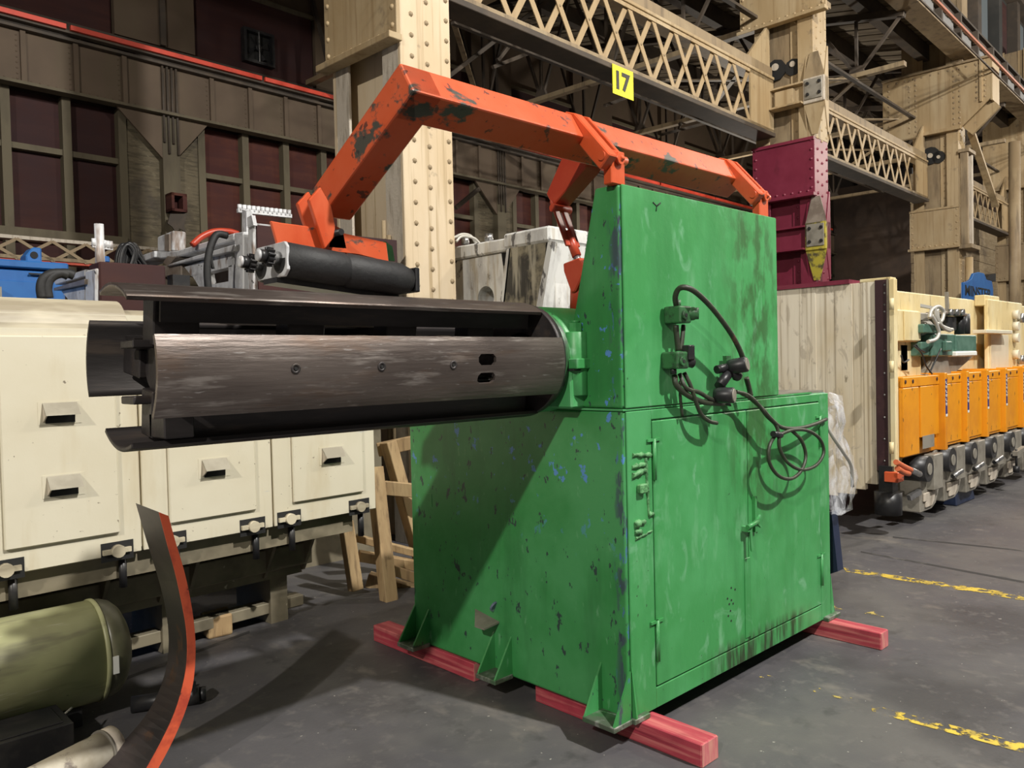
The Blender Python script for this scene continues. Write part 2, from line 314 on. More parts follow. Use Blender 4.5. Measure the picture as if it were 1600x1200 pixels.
# ---- far side wall of the next bay (B frame, plane v = 15), repeated bays 8.89 m apart
WV = 15.0
wl = thing('wall_left', 'far side wall with brown plate girder and oxide red boarded windows', None, (0, WV, 0), B, kind='structure')
part('wall_body', MB().box(-10, 43, WV+.45, WV+.7, 0, 13), DIMWALL, wl)
part('upper_fascia', MB().box(-10, 43, WV+.1, WV+.45, 7.3, 7.72), DARKENED, wl)
gz0, gz1 = 6.46, 7.32
part('girder_plate', MB().box(-10, 43, WV, WV+.1, gz0, gz1), WALLP, wl)
part('girder_flange', MB().box(-10, 43, WV-.14, WV+.1, gz0-.05, gz0), WSTEEL, wl)
part('girder_flange', MB().box(-10, 43, WV-.12, WV+.1, gz1, gz1+.05), DARKENED, wl)
rl = None
for i in range(12):
    mb = MB().box(-6+i*3.6, -6+i*3.6+3.53, WV-.30, WV-.24, 7.44, 7.52); part('conductor_cover', mb, REDLINE, wl)
part('conductor_bracket', MB().box(-6, 37, WV-.24, WV-.1, 7.40, 7.45), DARKENED, wl)
stf = part('girder_stiffener', MB().box(-.04, .04, WV-.06, WV, gz0, gz1), WALLP, wl)
first = True
rv = MB()
for k in range(-1, 5):
    c = 6.56+8.89*k
    for j in range(1, 11):
        du = .02+j*.806
        if first: stf.location.x = c+du; first = False
        else: copy_part(stf, wl, (c+du-stf.location.x, 0, 0))
        for q in range(9): rv.rivet((c+du-.09, WV-.001, gz0+.06+q*.09), (0, -1, 0), .018)
    for q in range(60): rv.rivet((c+.6+q*.13, WV-.001, gz0+.05), (0, -1, 0), .016)
part('rivet_rows', rv, WALLP, wl, kind='stuff')
bayn = 0
for k in range(-1, 5):
    c = 6.56+8.89*k
    # pier: brick, conduits, gusset plates
    part('brick_pier', MB().box(c-.82, c+.66, WV+.16, WV+.46, 0, gz0), BRICK, wl)
    part('pier_column', MB().box(c-.16, c+.16, WV-.02, WV+.18, 0, gz0), WSTEEL, wl)
    for q in range(4): part('conduit', MB().cyl((c-.13+q*.085, WV-.05, 5.7 if q % 2 else 5.9), (c-.13+q*.085, WV-.05, gz1), .022, 8), DARKENED, wl)
    part('pier_clamp', MB().box(c-.24, c+.24, WV-.1, WV-.02, gz0-.02, gz0+.02), DARKENED, wl)
    for sg in (-1, 1):
        pts = [(c+sg*.16, WV-.01, gz0-.03), (c+sg*(.98 if sg < 0 else .76), WV-.01, gz0-.03), (c+sg*.16, WV-.01, gz0-(.85 if sg < 0 else .75))]
        part('gusset_plate', MB().prism(pts, (0, .05, 0)), WALLP, wl)
    # windows with mullions, rails and one board per light
    u0, u1 = c+.66, c+8.89-.82; n = 8; wd = (u1-u0)/n
    bayn += 1
    wn = thing('window_%d' % bayn, 'bay of boarded oxide red window lights in brown steel mullions', None, (u0, WV, 0), B, kind='structure')
    mu = part('mullion', MB().box(u0-.07, u0+.07, WV+.12, WV+.34, .6, gz0-.05), WSTEEL, wn)
    for i in range(1, n+1): copy_part(mu, wn, (wd*i, 0, 0))
    for z in (5.46, 4.02, 2.4): part('window_rail', MB().box(u0, u1, WV+.16, WV+.30, z-.05, z+.05) if z != 4.02 else MB().box(u0, u1, WV+.05, WV+.34, z-.08, z+.06), WSTEEL, wn)
    src = {}
    for r, (za, zb) in enumerate(((5.5, gz0-.05), (4.1, 5.42), (2.44, 3.94))):
        for i in range(n):
            if i == 0: src[r] = part('window_board', MB().box(u0+.06, u0+wd-.06, WV+.30, WV+.34, za, zb), OXIDE if k in (0, 1, 4) else OXIDE_D, wn)
            else: copy_part(src[r], wn, (wd*i, 0, 0))
    # upper boards above the fascia
    part('upper_pilaster', MB().box(c-.92, c+.56, WV+.05, WV+.35, 7.72, 12.5), WALLP, wl)
    part('upper_pilaster_rib', MB().box(c-.12, c-.02, WV-.02, WV+.05, 7.72, 12.5), DARKENED, wl)
    part('upper_board', MB().box(c+.58, c+3.25, WV+.16, WV+.3, 7.74, 9.2), OXIDE_D, wl)
    part('upper_board_trim', MB().box(c+.58, c+3.3, WV+.1, WV+.3, 9.2, 9.28), WSTEEL, wl)
    part('upper_wall_plate', MB().box(c+3.28, c+5.2, WV+.08, WV+.34, 7.72, 12.5), WALLP, wl)
    part('upper_board', MB().box(c+5.22, c+7.95, WV+.16, WV+.3, 7.74, 9.2), OXIDE_D, wl)
    part('upper_board_trim', MB().box(c+5.22, c+7.95, WV+.1, WV+.3, 9.2, 9.28), WSTEEL, wl)
    part('upper_wall_plate', MB().box(c+.5, c+8, WV+.2, WV+.34, 9.28, 12.5), WALLP, wl)

# wall fan in the board
fa, fb = Bp(385, 43, WV), Bp(428, 103, WV)
fc = ((fa.x+fb.x)/2, WV+.1, (fa.z+fb.z)/2); fr_ = .27
fan = thing('wall_fan', 'black wall exhaust fan set in the dark red upper board', 'fan', fc, B)
mb = MB(); 
for a, b in ((( -.34, -.34), (.34, -.28)), ((-.34, .28), (.34, .34)), ((-.34, -.28), (-.28, .28)), ((.28, -.28), (.34, .28))):
    mb.box(fc[0]+a[0], fc[0]+b[0], WV+.02, WV+.16, fc[2]+a[1], fc[2]+b[1])
part('fan_frame', mb, BLACK, fan)
part('fan_backing', MB().box(fc[0]-.3, fc[0]+.3, WV+.14, WV+.16, fc[2]-.3, fc[2]+.3), HOLE, fan)
part('fan_hub', MB().cyl((fc[0], WV+.05, fc[2]), (fc[0], WV+.13, fc[2]), .06), BLACK, fan)
for k in range(4):
    a = k*pi/2+.4; c_, s_ = cos(a), sin(a)
    part('fan_blade', MB().prism([(fc[0]+.05*c_, WV+.1, fc[2]+.05*s_), (fc[0]+.25*c_-.07*s_, WV+.07, fc[2]+.25*s_+.07*c_), (fc[0]+.25*c_+.08*s_, WV+.12, fc[2]+.25*s_-.08*c_)], (0, .01, 0)), BLACK, fan)
part('fan_bar', MB().box(fc[0]-.03, fc[0]-.01, WV, WV+.02, fc[2]-.3, fc[2]+.3), BRIGHT, fan)

# tattered junction box hanging on the first pier
p0, p1 = Bp(268, 300, WV-.3), Bp(293, 332, WV-.3)
jb = thing('junction_box', 'rusty open junction box with torn rags on the brick pier', 'box', (p0.x, WV-.3, p1.z), B)
mb = MB()
mb.box(p0.x, p1.x, WV-.3, WV, p1.z, p1.z+.05).box(p0.x, p1.x, WV-.3, WV, p0.z-.05, p0.z).box(p0.x, p0.x+.05, WV-.3, WV, p1.z, p0.z).box(p1.x-.08, p1.x, WV-.3, WV, p1.z, p0.z).box(p0.x, p1.x, WV-.05, WV, p1.z, p0.z)
part('box_shell', mb, OXIDE, jb)
mb = MB().prism([Bp(x, y, WV-.28) for x, y in ((266, 334), (292, 334), (288, 352), (290, 362), (280, 357), (276, 366), (270, 355), (262, 349))], (0, .03, 0))
part('torn_rag', mb, DARKENED, jb)

# end wall and pale partition behind the right columns
ew = solo('wall_end', None, None, MB().box(38, 38.3, 6.2, WV, 0, 9.5), DIMWALL, fr=B, kind='structure')
ew['label'] = 'brown end wall at the far end of the side bay'
pw = thing('wall_partition', 'pale weathered plank partition behind the third column', None, (30.5, 5.9, 0), B, kind='structure')
for i in range(24): part('plank', MB().box(24.2+(i % 3)*.02, 37.5, 7.3-(i % 2)*.012, 7.4, i*.28, i*.28+.27), PLY, pw)

# roof of the side bay (rises away from the columns)
def roofz(v): return 9.3+.2*(v-5.6)
rf = thing('ceiling', 'dark board roof of the side bay on dark purlins and trusses', None, (10, 5.6, 9), B, kind='structure')
mb = MB(); i = 0; u = -4.0
while u < 42:
    dz = (i % 2)*.02
    mb.add([(u, 5.3, roofz(5.3)+dz), (u+.235, 5.3, roofz(5.3)+dz), (u+.235, 15.6, roofz(15.6)+dz), (u, 15.6, roofz(15.6)+dz),
            (u, 5.3, roofz(5.3)+dz+.06), (u+.235, 5.3, roofz(5.3)+dz+.06), (u+.235, 15.6, roofz(15.6)+dz+.06), (u, 15.6, roofz(15.6)+dz+.06)],
           [(0, 3, 2, 1), (4, 5, 6, 7), (0, 1, 5, 4), (2, 3, 7, 6), (1, 2, 6, 5), (0, 4, 7, 3)]); u += .24; i += 1
part('roof_boards', mb, ROOFB, rf, kind='stuff')
for v in (6.4, 8.1, 9.8, 11.5, 13.2): part('purlin', MB().box(-4, 42, v-.11, v+.11, roofz(v)-.42, roofz(v)-.03), DARKENED, rf)
def truss(u, lab):
    t = thing('roof_truss', lab, 'truss', (u, 5.6, 7.6), B, group='sooty roof trusses over the side bay')
    zb = 7.75
    part('bottom_chord', MB().bar((u, 5.6, zb), (u, 15.0, zb), .16, .10), BEIGE_D, t)
    part('top_chord', MB().bar((u, 5.6, roofz(5.6)-.5), (u, 15, roofz(15)-.5), .16, .14), DARKENED, t)
    nodes = (6.6, 8.5, 10.4, 12.3, 14.2)
    for j, v in enumerate(nodes):
        part('truss_web', MB().bar((u, v, zb), (u, v, roofz(v)-.5), .06, .06, (1, 0, 0)), DARKENED, t)
        for dv in (-.95, .95):
            part('truss_web', MB().bar((u, v, zb), (u, v+dv, roofz(v+dv)-.5), .06, .06, (1, 0, 0)), DARKENED, t)
        part('gusset_plate', MB().prism([(u-.04, v-.2, zb-.03), (u-.04, v+.2, zb-.03), (u-.04, v+.12, zb+.2), (u-.04, v-.12, zb+.2)], (.08, 0, 0)), DARKENED, t)
for u, lab in ((9.6, 'dark roof truss above and behind the yellow sign'), (14.1, 'roof truss meeting the maroon column head'),
               (18.1, 'roof truss halfway between the maroon and third columns'), (22.4, 'roof truss at the third column bracket'), (26.8, 'small roof truss just beyond the third column'), (31.2, 'farthest roof truss, beside the fourth column')): truss(u, lab)
br = thing('roof_bracing', 'light horizontal angle bracing between the roof trusses', 'bracing', (13, 8, 7.6), B)
for (a, b) in (((9.6, 10.4), (14.1, 14.2)), ((9.6, 6.6), (14.1, 10.4)), ((14.1, 6.6), (18.1, 10.4)), ((18.1, 6.6), (14.1, 10.4)), ((18.1, 6.6), (22.4, 10.4)), ((22.4, 6.6), (18.1, 10.4)), ((22.4, 6.6), (26.8, 10.4)), ((26.8, 6.6), (22.4, 10.4))):
    part('brace_angle', MB().bar((*a, 7.68), (*b, 7.68), .10, .03), BEIGE_D, br)
for v in (6.6, 10.4): part('brace_strut', MB().bar((9.6, v, 7.62), (31, v, 7.62), .09, .05), DARKENED, br)
# low knee struts crossing the dark bay behind the sign
kb = thing('knee_bracing', 'dark diagonal knee struts in the side bay behind the yellow sign', 'bracing', (7, 9, 5), B)
for q in (((770, 105), (885, 60)), ((777, 95), (822, 38)), ((700, 120), (850, 5)), ((945, 165), (1045, 128)), ((1035, 210), (1150, 180)), ((1062, 195), (1088, 160)), ((712, 325), (748, 295))):
    a, b = q; A_ = Bp(*a, 11.0); Bq = Bp(*b, 11.0) ; part('knee_strut', MB().bar(A_, Bq, .07, .07, (0, 1, 0)), DARKENED, kb)

# ============================================================ COLUMNS on v = 5.6
FV, BV = 5.6, 6.65
def column(u0, wdt, name_label, covers=(), lower_mat=None, split=None, top=11.5, rivets='stuff', pale=False, cat='column'):
    c = thing('steel_column', name_label, cat, (u0+wdt/2, (FV+BV)/2, 0), B)
    segs = [(0, top, BEIGE if not pale else BEIGE_L)] if not split else [(0, split, lower_mat), (split, top, BEIGE)]
    for (z0, z1, m) in segs:
        part('front_flange', MB().box(u0, u0+wdt, FV, FV+.04, z0, z1), m, c, bevel=.006)
        part('back_flange', MB().box(u0, u0+wdt, BV-.04, BV, z0, z1), m, c)
        for uu in (u0+.002, u0+wdt-.032):
            part('flange_angle', MB().box(uu, uu+.03, FV+.04, FV+.27, z0, z1), PALE if (pale and uu < u0+.1) else m, c, bevel=.004)
            part('flange_angle', MB().box(uu, uu+.03, BV-.25, BV-.04, z0, z1), PALE if (pale and uu < u0+.1) else m, c, bevel=.004)
        part('web_plate', MB().box(u0+wdt/2-.12, u0+wdt/2+.12, FV+.04, BV-.04, z0, z1), m if m is not BEIGE else (BEIGE_D if not pale else BEIGE), c)  # upper web takes the darker beige to paint in the recess shade
        part('web_angle', MB().box(u0+wdt/2-.15, u0+wdt/2-.12, FV+.04, FV+.45, z0, z1), m, c)
    def matz(z): return lower_mat if (split and z < split) else (BEIGE_L if pale else BEIGE)
    z = 1.6; src = {}
    stuff = {}
    while z < min(top, 9):
        pos = [((u0+.13, FV-.001, z), (0, -1, 0)), ((u0+.31, FV-.001, z-.03), (0, -1, 0)), ((u0+wdt-.05, FV-.001, z+.06), (0, -1, 0))]
        pos2 = [((u0+wdt/2-.151, FV+.36, z), (-1, 0, 0)), ((u0+wdt/2-.151, FV+.25, z+.09), (-1, 0, 0))]
        m = matz(z)
        for p, n in pos:
            if rivets == 'parts':
                key = n
                if key not in src: src[key] = (part('rivet', MB().rivet(p, n, .026), BEIGE_D, c), V(p))
                else: copy_part(src[key][0], c, V(p)-src[key][1])
            else: stuff.setdefault(m.name, MB()).rivet(p, n, .026)
        for p, n in pos2: stuff.setdefault(m.name, MB()).rivet(p, n, .026)
        z += .187
    for k, mb in stuff.items(): part('rivet_rows', mb, bpy.data.materials[k], c, kind='stuff')
    for (z0, z1, v0, v1, m, slope) in covers:
        rv = MB()
        part('cover_plate', MB().box(u0-.05, u0-.005, v0, v1, z0, z1), m, c, bevel=.006)
        part('cover_ledge', MB().box(u0-.15, u0-.005, v0-.02, v1+.02, z0-.03, z0+.03), m, c, bevel=.005)
        if z1 < top-.5: part('cover_ledge', MB().box(u0-.08, u0-.005, v0, v1, z1-.05, z1), m, c)
        zz = z0+.12
        while zz < z1-.05:
            rv.rivet((u0-.051, v0+.06, zz), (-1, 0, 0), .028); rv.rivet((u0-.051, v1-.06, zz), (-1, 0, 0), .028); zz += .16
        vv = v0+.12
        while vv < v1: rv.rivet((u0-.051, vv, z0+.07), (-1, 0, 0), .028); vv += .14
        part('rivet_rows', rv, m, c, kind='stuff')
    return c
c1 = column(4.53, .60, 'nearest beige riveted column directly behind the green machine', covers=[(4.52, 11.4, FV-.02, BV+.05, BEIGE, 0)], rivets='parts', pale=True)
p = Bp(635, 465, FV); part('conduit', MB().cyl((4.50, FV+.2, .5), (4.50, FV+.2, Bp(628, 370, FV+.2).z), .02, 8), BEIGE_D, c1); part('conduit', MB().cyl((4.50, FV+.27, .5), (4.50, FV+.27, 2.95), .02, 8), BEIGE_D, c1)
zm = Bp(1271, 213, FV).z
c2 = column(13.40, .56, 'second column, lower half painted maroon, beige above', covers=[(Bp(1271, 303, FV).z, zm, FV-.02, BV+.05, MAROON, 0), (Bp(1271, 22, FV).z, 11, FV-.25, BV+.25, BEIGE, 0)], lower_mat=MAROON, split=zm)
# corbels, bumpers and box bracket on the second column
for (ya, yb, m, face) in ((124, 163, BEIGE, 0), (348, 391, MAROON, 1)):
    za, zb = Bp(1271, ya, FV).z, Bp(1271, yb, FV).z
    h = za-zb; bu = 13.40
    v0, v1 = FV-.23, FV+.13
    part('bumper_bracket', MB().box(bu-.06, bu+.06, v0, v1, zb, za), m, c2, bevel=.01)
    for a0, a1 in ((v0, v0+.02), (v1-.02, v1)): part('bracket_cheek', MB().prism([(bu-.1, a0, zb), (bu-.1, a0, za), (bu+.02, a0, za+.5), (bu+.06, a0, za+.5), (bu+.06, a0, zb-.5), (bu+.02, a0, zb-.5)], (0, a1-a0, 0)), m, c2)
    part('bracket_cap', MB().prism([(bu-.1, v0, za), (bu-.1, v1, za), (bu-.02, v1-.08, za+.45), (bu-.02, v0+.14, za+.45)], (.02, 0, 0)), BEIGE_D if face == 0 else SILVER_D, c2)
    part('bracket_tail', MB().prism([(bu-.1, v0, zb), (bu-.1, v1, zb), (bu-.02, v1-.1, zb-.5), (bu-.02, v0+.16, zb-.5)], (.02, 0, 0)), m if face == 0 else YELD, c2)
    part('pad_frame', MB().box(bu-.13, bu-.06, v0, v1, zb, za), PALE if face == 0 else YELD, c2, bevel=.008)
    pf = part('wear_pad', MB().box(bu-.15, bu-.13, v0+.03, v1-.03, zb+.06, za-.03), GREYCAST, c2, bevel=.006)
    for a, b in ((.07, .14), (.27, .14), (.07, h-.1), (.27, h-.1)): part('pad_bolt', MB().cyl((bu-.15, v0+a, zb+b), (bu-.175, v0+a, zb+b), .028, 8), BLACK, pf)
    part('ledge_angle', MB().box(bu-.22, bu, v1, BV-.1, zb+.02, zb+.05), m, c2)
    part('ledge_angle', MB().box(bu-.16, bu, v1, BV-.1, za-.06, za-.03), m, c2)
    part('ledge_web', MB().box(bu-.03, bu-.01, v1, BV-.1, zb+.05, za-.06), m, c2)
    if face == 0: part('box_bracket', MB().box(bu-.14, bu, FV+.3, FV+.62, zb+.06, za-.1), BEIGE, c2)
if True:
    z1, z0 = Bp(1497, 104, FV).z, Bp(1497, 200, FV).z
c3 = column(22.0, .60, 'third column, beige, with wide crane bracket at its head', covers=[(Bp(1497, 384, FV).z, Bp(1497, 320, FV).z, FV-.02, BV+.08, BEIGE, 0)])
mb = MB().prism([(21.93, FV-.72, z1), (21.93, BV+.7, z1), (21.93, BV+.7, z0), (21.93, FV-.08, z0), (21.93, FV-.72, z0+.55)], (.06, 0, 0))
part('crane_bracket', mb, BEIGE, c3, bevel=.01)
rv = MB()
for v in (FV-.6, FV-.42, FV-.05, FV+.08, BV-.1, BV+.05, BV+.55):
    zz = z0+.1
    while zz < z1-.05:
        if not (v < FV-.1 and zz < z0+.6): rv.rivet((21.928, v, zz), (-1, 0, 0), .03)
        zz += .13
vv = FV-.6
while vv < BV+.6: rv.rivet((21.928, vv, z1-.08), (-1, 0, 0), .03); vv += .2
part('rivet_rows', rv, BEIGE_D, c3, kind='stuff')
part('bracket_end', MB().box(21.93, 22.6, FV-.76, FV-.72, z0+.5, z1), BEIGE, c3)
part('bracket_angle', MB().box(21.86, 21.93, FV-.55, FV-.50, z0+.5, z1), BEIGE, c3)
part('bracket_knee', MB().bar((22.2, FV-.7, z0+.55), (22.2, FV-.1, z0), .1, .5), BEIGE, c3)
part('bracket_ledge', MB().box(21.86, 22.0, FV-.08, BV+.7, z0-.05, z0+.03), BEIGE, c3)
part('bracket_top', MB().box(21.86, 22.6, FV-.76, BV+.7, z1, z1+.05), BEIGE_D, c3)
# column head above the bracket (box portal with an opening)
for v0, v1 in ((FV-.1, FV+.16), (BV+.0, BV+.25)): part('head_post', MB().box(22.0, 22.5, v0, v1, z1+.05, 11.5), BEIGE_D, c3)
part('head_panel', MB().box(22.3, 22.36, FV+.1, BV, z1+.05, 11.5), DARKENED, c3)
part('head_beam', MB().box(21.95, 22.05, FV+.16, BV+.3, z1+1.05, z1+1.22), BEIGE, c3)
part('head_panel', MB().box(22.2, 22.3, FV+.2, FV+.6, z1+.05, z1+1.0), BEIGE, c3)
# vertical guide rails on its near right corner
za, zb = Bp(1503, 232, FV-.2).z, Bp(1503, 378, FV-.2).z
for du in (.02, .42): part('guide_rail', MB().box(21.9+du, 22.0+du, FV-.22, FV-.05, zb, za), PALE if du > .1 else BEIGE_D, c3, bevel=.01)
part('guide_foot', MB().box(21.88, 22.7, FV-.3, FV-.02, zb-.1, zb), BEIGE_D, c3)
part('guide_head', MB().box(21.88, 22.5, FV-.26, FV-.02, za, za+.08), BEIGE_D, c3)
part('down_pipe', MB().cyl((22.25, FV-.15, 0), (22.25, FV-.15, zb-.3), .09, 12), BEIGE, c3)
# soot marked bosses
for (x, y, cc, r) in ((1211, 105, 0, .09), (1238, 100, 0, .07)):
    pp = Xp(x, y, 13.50, B); part('burnt_boss', MB().cyl((13.49, pp.y, pp.z), (13.545, pp.y, pp.z), r*.7, 12), PALE, c2)
    part('soot_ring', MB().cyl((13.51, pp.y, pp.z-.05), (13.545, pp.y, pp.z-.05), r*2.1, 9), HOLE, c2)
for (x, y, r) in ((1453, 243, .1), (1466, 245, .07)):
    pp = Xp(x, y, 22.1, B); part('burnt_boss', MB().cyl((22.10, pp.y, pp.z), (22.2, pp.y, pp.z), r*.6, 12), PALE, c3)
    part('soot_ring', MB().cyl((22.13, pp.y, pp.z), (22.15, pp.y, pp.z), r*2.2, 14), HOLE, c3)
c4 = column(30.6, .6, 'fourth column, half hidden behind the round pipe at the right edge', covers=[(7.0, 9.3, FV-.3, BV+.4, BEIGE, 0), (4.0, 5.2, FV, BV+.05, BEIGE_D, 0)])
a = Bp(1573, 300, 5.0); pa, pb = Yp(1585, 222, 5.0, B), Yp(1585, 470, 5.0, B)
solo('vent_pipe', 'tall pale round pipe standing in front of the fourth column', 'pipe', MB().cyl((pb.x, 5.0, 0), (pa.x, 5.0, pa.z), .14, 20), BEIGE_D, (pb.x, 5.0, 0), B)
# diagonal brace to the right of third column
dbr = thing('diagonal_brace', 'steel angle brace slanting down beside the third column', 'brace', Bp(1520, 215, 5.4), B)
part('brace_angle', MB().bar(Bp(1517, 205, 5.4), Bp(1556, 322, 5.4), .16, .08), BEIGE, dbr)

# ---- lattice girders between columns
ZT, ZB = 6.45, 5.53
def lattice(ua, ub, label, va=6.3, vb=6.6, n=None, zt=ZT, zb=ZB, full=True):
    g = thing('lattice_girder', label, 'girder', (ua, va, zb), B)
    part('top_chord', MB().box(ua, ub, va-.02, va+.30, zt, zt+.05), BEIGE, g, bevel=.006)
    part('top_chord_web', MB().box(ua, ub, va+.02, va+.05, zt+.05, zt+.22), BEIGE_D, g)
    part('top_chord_angle', MB().box(ua, ub, va, va+.02, zt-.06, zt), BEIGE, g)
    part('bottom_chord', MB().box(ua, ub, va-.03, va+.32, zb-.07, zb), DARKENED, g, bevel=.006)
    part('bottom_chord_angle', MB().box(ua, ub, va, va+.02, zb, zb+.06), BEIGE_D, g)
    for s, e in ((ua, ua+.45), (ub-.85, ub)): part('end_plate', MB().box(s, e, va, va+.03, zb, zt), BEIGE, g)
    sp = .578; u = ua+.45; k = 0; h = zt-zb
    s1 = s2 = None; rv = MB()
    while u+.578 < ub-.8:
        A_ = MB().bar((u, va+.035, zb), (u+sp, va+.035, zt), .012, .055, (0, 0, 1))
        if s1 is None:
            s1 = part('lattice_bar', MB().bar((u, va+.04, zb), (u+sp, va+.04, zt), .012, .085), BEIGE, g)
            s2 = part('lattice_bar', MB().bar((u, va+.02, zt), (u+sp, va+.02, zb), .012, .085), BEIGE, g)
            k = u
        else:
            copy_part(s1, g, (u-k, 0, 0)); copy_part(s2, g, (u-k, 0, 0))
        rv.rivet((u, va-.001, zt+.03), (0, -1, 0), .02); rv.rivet((u+sp/2, va-.001, zt+.03), (0, -1, 0), .02); rv.rivet((u+sp/2, va+.012, (zt+zb)/2), (0, -1, 0), .018)
        u += sp
    part('rivet_rows', rv, BEIGE_D, g, kind='stuff')
    # flared end gusset at the column
    part('end_gusset', MB().prism([(ub-1.0, va+.06, zt+.07), (ub, va+.06, zt+.07), (ub, va+.06, zt+1.0), (ub-.28, va+.06, zt+.75)], (0, .04, 0)), BEIGE, g)
    return g
lattice(5.15, 13.38, 'lattice girder from the nearest column to the maroon column, above the sign')
lattice(13.98, 21.98, 'lattice girder between the maroon column and the third column')
lattice(22.62, 30.58, 'short looking lattice girder beyond the third column')
# ---- crane runway girder high on the right
cg = thing('crane_girder', 'brown crane runway girder running up the top right corner', 'girder', (20, 5.3, 8.9), B)
CZ = Bp(1600, 163, 5.25).z
part('bottom_flange', MB().box(14, 46, 5.25, 5.72, CZ, CZ+.05), BEIGE_D, cg)
part('web', MB().box(14, 46, 5.4, 5.44, CZ+.05, CZ+.75), DARKENED, cg)
part('top_flange', MB().box(14, 46, 5.3, 5.7, CZ+.75, CZ+.80), DARKENED, cg)
u = 15.0
wp = st = None
while u < 44:
    if wp is None:
        u00 = u; st = part('stiffener', MB().box(u, u+.1, 5.27, 5.4, CZ+.05, CZ+.75), DARKENED, cg); wp = part('web_panel', MB().box(u+.25, u+1.15, 5.34, 5.38, CZ+.12, CZ+.6), GREYPANEL, cg)
    else: copy_part(st, cg, (u-u00, 0, 0)); copy_part(wp, cg, (u-u00, 0, 0))
    u += 1.5
cr = thing('conductor_rail', 'thin pinkish conductor rail beside the runway girder', 'rail', (20, 4.7, 9.5), B)
cz = Bp(1600, 142, 4.7).z
part('rail_bar', MB().bar((15, 4.7, cz), (46, 4.7, cz), .05, .05), PINK, cr)
part('rail_bar', MB().bar((15, 4.82, cz-.12), (46, 4.82, cz-.12), .03, .03), DARKENED, cr)
u = 16
while u < 45: part('rail_hanger', MB().bar((u, 4.7, cz), (u, 5.2, CZ+.3), .04, .04), DARKENED, cr); u += 2.4
# dark upper wall above the runway
uw = thing('wall_upper', 'dark upper wall with panels above the crane runway', None, (20, 6.3, 10), B, kind='structure')
part('wall_body', MB().box(13, 50, 6.5, 6.7, 9.9, 20), DKPANEL, uw)
for i in range(14):
    part('pilaster', MB().box(14+i*2.5, 14.4+i*2.5, 6.2, 6.5, 9.9, 20), DARKENED if i % 2 else DKPANEL, uw)
    part('upper_window_pane', MB().box(14.6+i*2.5, 16.2+i*2.5, 6.45, 6.5, 10.6, 13.2), GLASSP if i % 3 else OXIDE_D, uw)
    part('upper_window_pane', MB().box(14.6+i*2.5, 16.2+i*2.5, 6.45, 6.5, 14.2, 17.2), DKPANEL if i % 3 else OXIDE_D, uw)
part('wall_rail', MB().box(13, 50, 6.1, 6.5, 13.4, 13.8), DARKENED, uw)

# ---- sign 17
SV = 6.25
sa, sb = Bp(957, 101, SV), Bp(990, 157, SV)
sc_ = ((sa.x+sb.x)/2, SV, (Bp(973, 106, SV).z+Bp(973, 151, SV).z)/2)
hw = (sb.x-sa.x)/2; hh = (Bp(973, 106, SV).z-Bp(973, 151, SV).z)/2
sg = thing('bay_sign', 'yellow square sign with black number 17 hanging under the lattice girder', 'sign', sc_, B)
part('sign_plate', MB().box(sc_[0]-hw, sc_[0]+hw, SV, SV+.006, sc_[2]-hh, sc_[2]+hh), SIGNY, sg)
text_part('sign_number', '17', hh*1.75, SIGNK, sg, (sc_[0], SV-.003, sc_[2]), (1, 0, 0), (0, 0, 1), .002, 1, .012, fit=(hw*1.35, hh*1.30))
for s in (-1, 1): part('sign_wire', MB().cyl((sc_[0]+s*hw*.7, SV+.003, sc_[2]+hh-.02), (sc_[0]+s*hw*.5, SV+.12, ZB-.06), .004, 5), BLACK, sg)

# ============================================================ GREEN MANDREL MACHINE
mc = thing('uncoiler_machine', 'large scuffed green decoiler machine with steel mandrel and orange hold-down arm', 'machine', (0, 0, .1))
LX, LY, ZS, ZH = 1.895, 1.487, 1.408, 2.348
part('base_cabinet', MB().prism([(0, 0, .1), (0, 0, ZS), (0, LY, ZS), (0, LY, .1)], (LX, 0, 0)), GREEN_SIDE, mc, bevel=.012, seg=3)
# skin of the front, with the door opening recessed around two doors
def fbox(x0, x1, z0, z1, y0, y1): return MB().box(x0, x1, y0, y1, z0, z1)
D0, D1, DM, DZ0, DZ1 = .19, 1.765, .975, .20, 1.355
fr = MB()
for q in ((.014, D0-.006, .104, ZS-.004), (D1+.006, LX-.004, .104, ZS-.004), (D0-.006, D1+.006, .104, DZ0-.006), (D0-.006, D1+.006, DZ1+.006, ZS-.004)): fr.box(q[0], q[1], -.010, .0, q[2], q[3])
part('front_frame', fr, GREEN, mc, bevel=.003)
for (a, b, lr) in ((D0, DM-.004, 0), (DM+.004, D1, 1)):
    d = part('cabinet_door', fbox(a, b, DZ0, DZ1, -.013, -.001), GREEN, mc, bevel=.004)
    hx = a if lr == 0 else b
    for z in (1.19, .40):
        part('hinge', MB().cyl((hx, -.018, z-.09), (hx, -.018, z+.09), .009, 8), GREEN, d)
        part('hinge_tab', fbox(hx-.045, hx+.045, z+.078, z+.090, -.02, -.012), GREEN, d)
    if lr == 0:
        part('door_handle', MB().box(.905, .93, -.05, -.013, .76, .785).cyl((.90, -.05, .785), (1.0, -.05, .80), .012, 8), GREEN, d)
        part('handle_lever', MB().bar((.935, -.045, .78), (.94, -.05, .66), .02, .012), GREEN, d)
        hs = MB()
        for (x, z) in ((.80, .50), (.835, .485), (.765, .455), (.80, .44), (.78, .425), (.815, .42), (.79, .39), (.77, .37), (.795, .34)): hs.cyl((x, -.0145, z), (x, -.012, z), .0055, 8)
        part('vent_holes', hs, HOLE, d, kind='stuff')
    else:
        part('latch_plate', MB().box(1.01, 1.03, -.03, -.013, .74, .92).bar((1.0, -.035, .80), (1.06, -.03, .76), .012, .01).bar((1.0, -.035, .78), (1.06, -.03, .82), .012, .01), GREEN, d)
